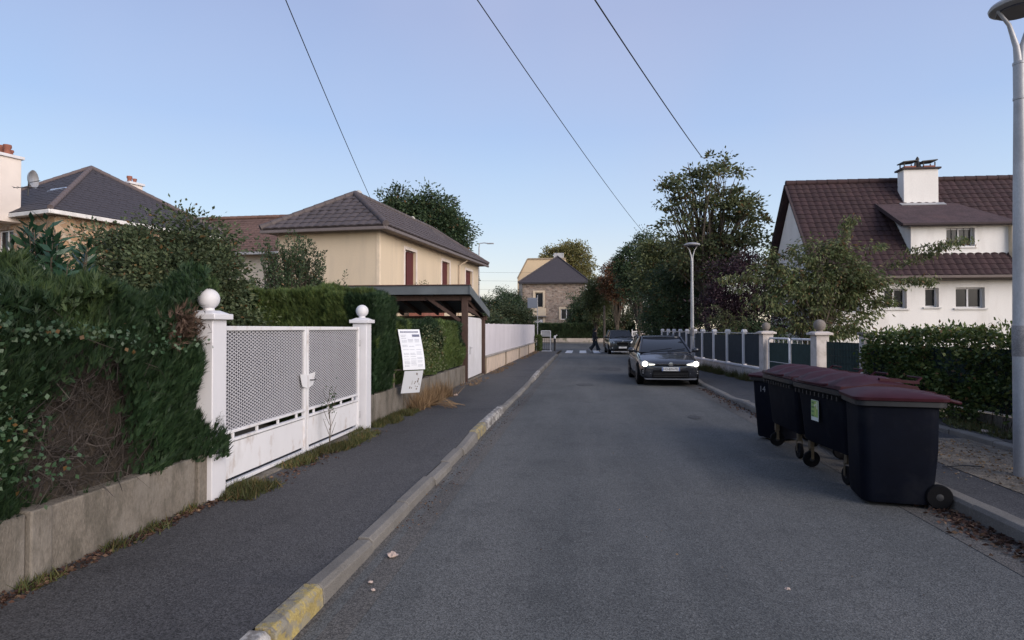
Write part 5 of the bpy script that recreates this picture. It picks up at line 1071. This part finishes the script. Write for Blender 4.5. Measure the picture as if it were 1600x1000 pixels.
MB().slab([(3.3,-.4,3.7),(3.3,7.3,3.7),(1.2,7.3,5.55),(1.2,-.4,5.55)],(1,0,1.1),.14).build('roof',SLATE,sh); MB().slab([(1.2,-.4,5.55),(1.2,7.3,5.55),(-.4,7.3,4.4),(-.4,-.4,4.4)],(-1,0,1.2),.14).build('roof',SLATE,sh)
c=MB().box(1.7,2.2,.6,1.2,4.8,6.6).build('chimney',M('dark_chimney',(.17,.13,.11),.9),sh,bev=.05); MB().box(1.9,2.4,-.05,.0,1.5,2.9).build('window',GLASS,sh)
t=thing('street_lamp','thin distant street lamp with bent arm seen past the cream house eaves','street lamp',(-10.1,59.5,0))
MB().tube([(0,0,0),(0,0,9.6)],[.09,.06],8).build('pole',GRMET,t,smooth=50); MB().tube([(0,0,9.5),(.05,0,9.95),(.5,0,10.0),(.9,0,9.95)],.05,6).build('arm',GRMET,t,smooth=50); MB().box(.8,1.45,-.12,.12,9.88,9.98).build('lamp_head',GRMET,t,bev=.02)
# end hedge and low wall
nw=tag(MB().box(-14,7,-.12,.12,-.1,.42).build('garden_wall',M('pale_end_wall',(.44,.38,.33),.9,.2,1.5,stain=[((.14,.14,.09),.8)],stpos=(.5,.62)),loc=(0,74,.1)),'low pale stained wall across the end of the street','wall')
EH=conifer('clipped_hedge','long clipped dark hedge on the low wall at the end of the street',-6.2,6.0,74.1,75.2,.5,2.15,15000,.22,DARKG,50,bulge=.12,topv=.15)
t=thing('picket_fence','white picket fence at the far end beyond the parked cars','fence',(5.25,67.5,.1))
for i in range(34):
    MB().box(i*.16,i*.16+.055,-.02,.0,.05,1.28).build('picket',WHITE2,t)
MB().box(-.05,5.5,.003,.04,1.20,1.30).build('rail',WHITE2,t); MB().box(-.05,5.5,.003,.04,.12,.2).build('rail',WHITE2,t); MB().box(-.14,-.04,-.05,.06,0,1.48).build('post',WHITE2,t); MB().box(5.5,5.6,-.05,.06,0,1.48).build('post',WHITE2,t)
t=thing('garden_shed','small reddish brick outbuilding with pale lean-to roof behind the picket fence','shed',(6.4,72.5,0))
MB().box(0,3.2,0,2.5,0,2.3).build('wall',M('pink_brick',(.28,.17,.13),.9,.2,6),t); MB().slab([(-.2,-.3,3.1),(-.2,2.8,3.1),(3.5,2.8,2.1),(3.5,-.3,2.1)],(.3,0,1),.12).build('roof',M('pale_roof',(.48,.42,.38),.8),t); MB().box(0,1.5,.4,2,2.9,4.2).build('upper_wall',M('pale_upper',(.42,.36,.31),.9),t)
MB().box(.9,2.0,-.03,.0,.9,1.8).build('window',GLASS,t)
tag(MB().lathe([(.11,-2.0),(.10,0),(.09,1.8)],n=8).build('utility_pole',M('brown_pole',(.10,.08,.065),.9),loc=(1.9,58,2.0)),'thin brown wooden pole among the trees behind the second car','pole')
# small street things at the corner
t=thing('barrier_frame','white tubular pedestrian barrier frame with small plate at the corner','barrier',(-2.68,44.2,.06)); m=MB()
for x in (-.33,.33): m.tube([(x,0,-.1),(x,0,1.45)],.032,8)
m.tube([(-.33,0,1.45),(.33,0,1.45)],.032,8); m.build('frame',WHITE2,t,smooth=50); MB().box(-.29,.29,-.012,.012,1.05,1.40).build('plate',GRMET,t)
t=thing('bollard','black bollard with white top beside the crossing','bollard',(-2.03,43.9,.06)); MB().lathe([(.10,-.1),(.10,.02),(.075,.06),(.075,.92)],n=14).build('shaft',BLACK,t,smooth=40); MB().lathe([(.075,.921),(.08,.94),(.08,1.05),(.05,1.12),(.01,1.13)],n=14).build('top',WHITE2,t,smooth=50)
MB().beam((.0,0,1.06),(.17,-.02,1.17),.06,.06).build('bird_shaped_tip',WHITE2,t)
t=thing('street_sign','blue-grey street name plate high on a thin post at the end of the white fence','sign',(-3.25,43.9,.1)); MB().tube([(0,0,-.1),(0,0,3.95)],.03,8).build('post',GRMET,t,smooth=50)
MB().box(-.70,-.02,-.03,-.0,3.05,3.75).build('plate',M('blue_grey_plate',(.20,.22,.26),.4,.05),t,bev=.01); MB().box(-.72,.0,.003,.02,3.03,3.77).build('plate_back',GRMET,t)
t=thing('wire_gate','thin dark wire gate at the far end of the long white fence','gate',(-3.3,45.2,.05)); m=MB()
for z in (.1,.8,1.5): m.tube([(0,0,z),(.95,0,z)],.015,5)
for i in range(7): m.tube([(i*.158,0,.1),(i*.158,0,1.55)],.012,5)
m.build('bar',BLACK,t)
conifer('box_shrub','small narrow green shrub at the far end of the cream wall',-3.38,-2.98,43.0,44.6,.05,1.15,1500,.12,THUJAL,60,bulge=.05)
m=MB()
# distant rail wires on the skyline
for i,(z0,z1) in enumerate(((9.6,9.5),(8.4,8.35),(7.2,7.2),(6.4,6.3))):
    tag(MB().tube([(-16,86,z0),(-9,86,(z0+z1)/2-.1),(0,86,z1)],.011,4).build('overhead_wire',BLACK),('topmost','second','third','lowest')[i]+' of the faint skyline wires left of the stone house','wire','skyline wires')
# overhead cables
def cable(label,a,b,sag,r,far=1.4):
    a=Vector(a);b=Vector(b); a2=b+(a-b)*far; pts=[]
    for i in range(41):
        f=i/40; p=a2.lerp(b,f); p.z-=sag*4*f*(1-f)*(.35); pts.append(p)
    t=tag(MB().tube(pts,r,6).build('overhead_cable',M('cable_black',(.012,.012,.014),.7),smooth=60),label,'cable')
cable('leftmost overhead cable dropping to the cream house roof',(-6.02,11.38,8.84),(-8.91,25.14,7.21),.35,.011)
cable('middle overhead cable running far down the street to the trees',(-2.18,11.83,8.47),(3.83,40.71,7.9),.8,.011,1.25)
cable('rightmost and thickest overhead cable, ending in the tallest tree',(.05,12.09,8.47),(4.6,24.8,8.35),.35,.015)
# ------------------------------------------------------------- cars
CG=M('dark_grey_paint',(.034,.037,.047),.25,.05,1,metal=.5,coat=.8); CB=M('black_blue_paint',(.022,.028,.034),.25,.05,1,metal=.4,coat=.8)
CARGL=M('car_glass',(.012,.015,.020),.05,.05,1,spec=.45); CHR=M('chrome',(.45,.45,.47),.2,.05,1,metal=1); BPLs=M('black_trim',(.006,.006,.007),.75,spec=.1)
LIT=emit('headlight_lit',(1.0,.95,.80),3.2); LENS=M('lamp_lens',(.22,.24,.26),.15,.05,1,spec=.8); ALLOY=M('alloy',(.26,.26,.27),.35,.1,3,metal=.8)
PLW=M('plate_white',(.62,.62,.62),.5); PLB=M('plate_blue',(.10,.14,.30),.5)
def car(label,loc,rz,paint,Lc,Wc,Hc,hood,cowl_y,roof_y0,roof_y1,belt,nose,plate,group,lit=True,tall=False,name='car'):
    t=thing(name,label,'car',loc,rz,group); w=Wc/2
    st=[(0,.74*w,.24,hood-.20),(.06,.86*w,.20,hood-.12),(.22,.94*w,.17,hood-.04),(.7,.99*w,.17,hood+.06),(cowl_y,w,.17,belt),(cowl_y+.9,w,.17,belt+.02),(Lc-1.0,w,.18,belt+.05),(Lc-.3,.97*w,.22,belt+.04),(Lc-.04,.88*w,.30,belt-.02),(Lc,.8*w,.36,belt-.12)]
    S=[]
    for y,ww,zb,zt in st:
        H=zt-zb; half=[(0,zb),(.72*ww,zb),(.95*ww,zb+.05),(ww*.985,zb+.22*H),(ww,zb+.50*H),(ww*.985,zb+.76*H),(ww*.94,zb+.93*H),(.80*ww,zt),(.4*ww,zt+.018),(0,zt+.022)]
        S.append([(x,y,z) for x,z in half]+[(-x,y,z) for x,z in half[-2:0:-1]])
    body=loft(S).build('body',paint,t,sub=2); 
    # greenhouse
    g0,g1=.87*w,.66*w; zb,zt=belt-.01,Hc-.03
    base=[(cowl_y-.02,zb),(Lc-.30,zb+.05)]; 
    q=lambda x,y,z:(x,y,z)
    G0=[(-g0,cowl_y,zb),(g0,cowl_y,zb),(g0,Lc-.28,zb+.04),(-g0,Lc-.28,zb+.04)]; ym=(roof_y0+roof_y1)/2
    G1=[(-g1,roof_y0,zt),(g1,roof_y0,zt),(g1,roof_y1,zt-.01),(-g1,roof_y1,zt-.01)]
    m=MB(); m.add(G0+G1,[(0,1,5,4),(1,2,6,5),(2,3,7,6),(3,0,4,7),(4,5,6,7),(3,2,1,0)]); m.build('glasshouse',CARGL,t,bev=.03)
    r_=MB(); nx,ny=6,8; vs=[]
    for j in range(ny+1):
        y=roof_y0-.03+(roof_y1-roof_y0+.10)*j/ny; e_=1-((j/ny-.5)*2)**4*.6
        for i in range(nx+1):
            x=-1+2*i/nx; vs.append((x*(g1+.015),y,zt-.005+.045*(1-x**2*.85)*e_))
    r_.add(vs,[(j*(nx+1)+i,j*(nx+1)+i+1,(j+1)*(nx+1)+i+1,(j+1)*(nx+1)+i) for j in range(ny) for i in range(nx)])
    ro=r_.build('roof',paint,t,smooth=60); k=ro.modifiers.new('s','SOLIDIFY'); k.thickness=.04; k.offset=-1
    for s in (-1,1):
        MB().beam((s*(g0+.005),cowl_y-.02,zb),(s*(g1+.01),roof_y0,zt),.055,.05,up=(1,0,0)).build('pillar',paint,t,bev=.01)
        MB().beam((s*(g0+.012),cowl_y+1.15,zb),(s*(g1+.022),cowl_y+1.25,zt-.01),.09,.02,up=(1,0,0)).build('pillar',BPLs,t)
        MB().beam((s*(g0+.008),Lc-.55,zb+.03),(s*(g1+.015),roof_y1-.1,zt-.02),.30,.05,up=(1,0,0)).build('pillar',paint,t,bev=.01)
        m=MB(); mx=s*(w+.10); m.lathe([(.03,-.05),(.085,-.04),(.10,0),(.09,.05),(.03,.08)],(0,0,0),12,'y'); 
        mo=m.build('mirror',paint,t,smooth=60,loc=(mx,cowl_y+.32,belt+.06)); mo.scale=(1.15,1,.80)
        MB().beam((s*(w*.93),cowl_y+.32,belt-.01),(s*(w+.06),cowl_y+.31,belt+.03),.05,.04).build('mirror_arm',BPLs,t)
        MB().beam((s*(w+.002),cowl_y+.75,belt-.13),(s*(w+.004),cowl_y+.93,belt-.13),.02,.03,up=(0,0,1)).build('door_handle',paint,t,bev=.006)
        m=MB(); m.beam((s*(w-.012),cowl_y+.20,.24),(s*(w-.012),Lc-1.35,.24),.03,.12); m.build('sill',BPLs,t)
        for y in (.83,.83+(Lc*.615)):
            arch=MB(); arch.lathe([(.30,-.02),(.365,-.02),(.365,.02),(.30,.02)],(s*(w-.035),y,.33),26,'x'); arch.build('wheel_arch',BPLs,t,smooth=40)
            r=.325
            wo=MB().lathe([(r*.66,-.10),(r*.95,-.10),(r,-.07),(r,.07),(r*.95,.10),(r*.66,.10)],(s*(w-.09),y,r),28,'x').build('wheel',RUB,t,smooth=40)
            MB().lathe([(.03,-.06),(r*.655,-.06),(r*.655,.06),(.03,.06)],(s*(w-.09),y,r),24,'x').build('rim_well',BPLs,wo,smooth=40)
            m=MB(); 
            for k in range(5):
                a=k*2*pi/5+.3; m.beam((s*(w+.002),y+.05*math.cos(a),r+.05*math.sin(a)),(s*(w+.004),y+.21*math.cos(a),r+.21*math.sin(a)),.055,.02,up=(1,0,0))
            m.lathe([(.02,-.01),(.05,-.008),(.05,.012),(.02,.016)],(s*(w+.0),y,r),12,'x'); m.lathe([(.195,-.01),(.22,-.01),(.22,.014),(.195,.014)],(s*(w+.0),y,r),26,'x'); m.build('rim',ALLOY,wo)
    nose(t,w,hood)
    # wiper, interior shapes behind the screen are hidden by dark glass
    m=MB(); m.tube([(-.5*w,cowl_y+.03,belt+.03),(.25*w,cowl_y+.14,belt+.12)],.010,5); m.tube([(.1*w,cowl_y+.03,belt+.03),(.7*w,cowl_y+.14,belt+.11)],.010,5); m.build('wiper',BPLs,t)
    return t
def fpanel(pts,y0,y1,name,mat,t,bev=0):
    """panel on the nose: outline in x,z extruded from y0 to y1; every point may carry its own sweep (x,z,dy)"""
    m=MB(); n=len(pts); m.add([(p[0],y0+(p[2] if len(p)>2 else 0),p[1]) for p in pts]+[(p[0],y1+(p[2] if len(p)>2 else 0),p[1]) for p in pts],[tuple(range(n)),tuple(range(n,2*n))[::-1]]+[(i,(i+1)%n,(i+1)%n+n,i+n) for i in range(n)])
    return m.build(name,mat,t,bev=bev)
def nose_a(t,w,hood):
    for s in (-1,1):
        h=[(s*.50*w,hood-.175,.00),(s*.70*w,hood-.21,.03),(s*.93*w,hood-.215,.16),(s*.965*w,hood-.10,.24),(s*.84*w,hood-.075,.16),(s*.66*w,hood-.11,.05),(s*.50*w,hood-.145,.01)]
        hl=fpanel(h,-.03,.10,'headlight',LENS,t,.004)
        MB().lathe([(.005,-.02),(.078,-.012),(.082,.01),(.005,.02)],(s*.82*w,.045,hood-.148),16,'y').build('lit_lamp',LIT,hl,smooth=60)
        fpanel([(s*.52*w,hood-.17,-.012),(s*.70*w,hood-.175,.015),(s*.70*w,hood-.150,.015),(s*.52*w,hood-.155,-.012)],-.045,-.02,'day_light',LIT,hl)
        fpanel([(s*.62*w,.30,.05),(s*.92*w,.33,.15),(s*.93*w,.50,.16),(s*.62*w,.46,.05)],-.025,.05,'side_intake',BPLs,t,.006)
        for z in (.36,.42): fpanel([(s*.64*w,z,.05),(s*.90*w,z+.01,.14),(s*.90*w,z+.03,.14),(s*.64*w,z+.02,.05)],-.035,.0,'intake_blade',GRMET,t)
    fpanel([(-.50*w,hood-.19),(.50*w,hood-.19),(.50*w,hood-.155),(-.50*w,hood-.155)],-.03,.03,'upper_grille',BPLs,t)
    fpanel([(-.48*w,hood-.152),(.48*w,hood-.152),(.48*w,hood-.142),(-.48*w,hood-.142)],-.034,.03,'chrome_strip',CHR,t)
    fpanel([(-.60*w,.25),(.60*w,.25),(.56*w,.47),(-.56*w,.47)],-.025,.03,'lower_grille',BPLs,t,.006)
    for z in (.29,.335,.38): fpanel([(-.56*w,z),(.56*w,z),(.56*w,z+.012),(-.56*w,z+.012)],-.032,.0,'grille_bar',M('grille_grey',(.022,.022,.024),.5),t)
    fpanel([(-.80*w,.19,.03),(.80*w,.19,.03),(.86*w,.235,.05),(-.86*w,.235,.05)],-.05,.05,'bumper_lip',M('bumper_lip_grey',(.09,.095,.105),.4,metal=.4),t,.01)
    em=MB().lathe([(.052,-.01),(.068,-.008),(.068,.01),(.052,.012)],(0,-.04,hood-.165),24,'y').build('emblem',CHR,t,smooth=40)
    MB().lathe([(.002,-.002),(.052,-.002),(.052,.006),(.002,.006)],(0,-.038,hood-.165),20,'y').build('emblem_field',M('emblem_blue',(.10,.11,.14),.3),em)
    m=MB(); z0=hood-.165
    for pts in (((-.03,.045),(-.002,.006)),((.03,.045),(.002,.006)),((-.046,.02),(-.022,-.042)),((-.022,-.042),(0,-.004)),((0,-.004),(.022,-.042)),((.022,-.042),(.046,.02))):
        (a,b),(c,d)=pts; m.beam((a,-.046,z0+b),(c,-.046,z0+d),.012,.012,up=(0,1,0))
    m.build('emblem_letters',CHR,em)
    plate_(t,-.050,.505,'HD-874-ML')
def plate_(t,y,z,s):
    p=MB().box(-.26,.26,y,y+.015,z-.055,z+.055).build('number_plate',PLW,t,bev=.004)
    for x in (-.258,.222): MB().box(x,x+.036,y-.0015,y-.0002,z-.053,z+.053).build('plate_band',PLB,p)
    text(s,.10,BPLs,p,(0,y-.0028,z-.002),(pi/2,0,0),'plate_lettering').scale=(.88,1,1)
def nose_b(t,w,hood):
    for s in (-1,1):
        h=[(s*.56*w,hood-.22,.02),(s*.80*w,hood-.25,.08),(s*.95*w,hood-.14,.22),(s*.93*w,hood-.02,.26),(s*.78*w,hood-.06,.13),(s*.60*w,hood-.14,.04)]
        fpanel(h,-.03,.10,'headlight',M('dim_lens',(.32,.36,.40),.15),t,.004)
        MB().lathe([(.01,-.02),(.05,-.015),(.055,.01),(.01,.02)],(s*.76*w,.03,.42),12,'y').build('fog_light',LENS,t,smooth=50)
    fpanel([(-.44*w,hood-.34),(.44*w,hood-.34),(.40*w,hood-.17),(-.40*w,hood-.17)],-.03,.03,'grille',BPLs,t,.01)
    fpanel([(-.42*w,hood-.172),(.42*w,hood-.172),(.40*w,hood-.15),(-.40*w,hood-.15)],-.04,.03,'chrome_strip',CHR,t)
    for s in (-1,1): fpanel([(s*.44*w,hood-.34),(s*.46*w,hood-.34),(s*.42*w,hood-.16),(s*.40*w,hood-.16)],-.04,.0,'chrome_strip',CHR,t)
    MB().ball((0,-.04,hood-.10),.045,12,6).build('emblem',CHR,t,smooth=60)
    fpanel([(-.60*w,.22,.03),(.60*w,.22,.03),(.56*w,.36,.03),(-.56*w,.36,.03)],-.04,.03,'lower_grille',BPLs,t)
    fpanel([(-.70*w,.17,.03),(.70*w,.17,.03),(.70*w,.21,.03),(-.70*w,.21,.03)],-.05,.03,'bumper_lip',GRMET,t)
    p=MB().box(-.26,.26,-.06,-.045,.395,.505).build('number_plate',PLW,t,bev=.004)
car('dark grey hatchback with headlights on, nearer of the two cars facing us',(2.53,18.62,0),math.radians(1.0),CG,4.28,1.79,1.46,.80,1.12,1.95,3.45,.955,nose_a,None,None)
cb=car('dark blue-grey compact people carrier with lights off, farther of the two cars',(2.52,41.0,0),math.radians(3),CB,4.15,1.74,1.58,.96,.92,1.62,3.5,1.06,nose_b,None,None)
# ------------------------------------------------------------- pedestrian crossing the road
def person():
    t=thing('person','person in dark clothes, wide trousers and white shoes striding over the crossing','person',(.78,45.0,-.004),0)
    # walks towards +x; built as one skinned figure
    J=[(0,0,.92),(0,0,1.12),(.02,0,1.34),(.03,0,1.44),(.05,0,1.56),(.06,0,1.63),           #0 pelvis 1 waist 2 chest 3 neck 4 head 5 crown
       (.01,-.09,.90),(.16,-.10,.50),(.30,-.10,.10),(.42,-.10,.05),                         #6-9 near leg forward
       (.01,.09,.90),(-.06,.10,.50),(-.34,.10,.16),(-.27,.10,.06),                          #10-13 far leg back
       (.02,-.18,1.36),(-.08,-.22,1.10),(.04,-.23,.90),(.07,-.23,.82),                      #14-17 near arm
       (.02,.18,1.36),(.10,.22,1.10),(.26,.20,.98),(.32,.20,.94)]
    E_=[(0,1),(1,2),(2,3),(3,4),(4,5),(0,6),(6,7),(7,8),(8,9),(0,10),(10,11),(11,12),(12,13),(2,14),(14,15),(15,16),(16,17),(2,18),(18,19),(19,20),(20,21)]
    Rr=[.13,.115,.135,.05,.085,.07,.085,.06,.042,.03,.085,.06,.042,.03,.055,.042,.03,.02,.055,.042,.03,.02]
    me=bpy.data.meshes.new('body'); me.from_pydata(J,E_,[]); o=link('body',me,M('skin',(.35,.22,.16),.6),t)
    s=o.modifiers.new('skin','SKIN')
    if not me.skin_vertices: me.attributes.new('skin','FLOAT',"POINT") if False else None
    import bpy as _b
    lay=me.skin_vertices[0].data if me.skin_vertices else None
    if lay is None:
        bm=bmesh.new(); bm.from_mesh(me); bm.verts.layers.skin.verify(); bm.to_mesh(me); bm.free(); lay=me.skin_vertices[0].data
    for i,v in enumerate(lay): v.radius=(Rr[i],Rr[i]*(.85 if i in (0,1,2) else 1)); v.use_root=(i==0)
    k=o.modifiers.new('sub','SUBSURF'); k.levels=1; k.render_levels=2
    CL=M('dark_cloth',(.012,.013,.018),.9,.2,6); 
    def ring(c,rx,ry,n=14): return [(c[0]+rx*math.cos(2*pi*k/n),c[1]+ry*math.sin(2*pi*k/n),c[2]) for k in range(n)]
    loft([ring((0,0,.80),.175,.20),ring((0,0,1.0),.16,.195),ring((.0,0,1.2),.155,.205),ring((.02,0,1.38),.145,.225),ring((.03,0,1.46),.08,.10)]).build('jacket',CL,t,smooth=70)
    for a in ((J[14],J[15],J[16]),(J[18],J[19],J[20])): MB().tube([a[0],a[1],a[2]],[.075,.062,.050],10).build('sleeve',CL,t,smooth=70)
    TRS=M('dark_trousers',(.016,.024,.032),.9,.2,6)
    MB().tube([J[6],(.11,-.10,.66),J[7],(.22,-.10,.30),(.29,-.10,.13)],[.125,.115,.11,.125,.15],12).build('trouser_leg',TRS,t,smooth=70)
    MB().tube([J[10],(-.02,.10,.66),J[11],(-.20,.10,.33),(-.31,.10,.20)],[.125,.115,.11,.125,.15],12).build('trouser_leg',TRS,t,smooth=70)
    SH=M('white_shoe',(.62,.62,.62),.5)
    MB().tube([(.27,-.10,.055),(.34,-.10,.055),(.45,-.10,.045),(.52,-.10,.035)],[.05,.055,.048,.025],10).build('shoe',SH,t,smooth=70)
    MB().tube([(-.40,.10,.20),(-.36,.10,.14),(-.30,.10,.07),(-.25,.10,.035)],[.045,.055,.048,.025],10).build('shoe',SH,t,smooth=70)
    h=MB(); h.ball((.035,0,1.60),.105,14,9); h.tube([(-.03,0,1.62),(-.08,0,1.50),(-.07,0,1.38)],[.08,.075,.05],10); ho_=h.build('hair',M('dark_hair',(.012,.010,.010),.7),t,smooth=70)
    MB().tube([(-.02,-.14,1.10),(-.13,-.20,1.0),(-.11,-.21,.82)],[.012,.012,.012],6).build('bag_strap',M('pale_strap',(.5,.5,.5),.7),t)
    MB().ball((.125,0,1.555),.02,8,6).build('nose',M('skin',(.35,.22,.16),.6),t,smooth=70)
    for s_ in (-1,1): MB().ball((.115,s_*.032,1.585),.009,8,5).build('eye',BLACK,t)
    for s_ in (17,21):
        j=Vector(J[s_])
        for f in range(4): MB().tube([j+Vector((.0,-.018+f*.012,0)),j+Vector((.025,-.018+f*.012,-.045+.004*abs(f-1.5))),j+Vector((.018,-.018+f*.012,-.075+.006*abs(f-1.5)))],[.008,.007,.005],5).build('finger',M('skin',(.35,.22,.16),.6),t)
    return t
person()
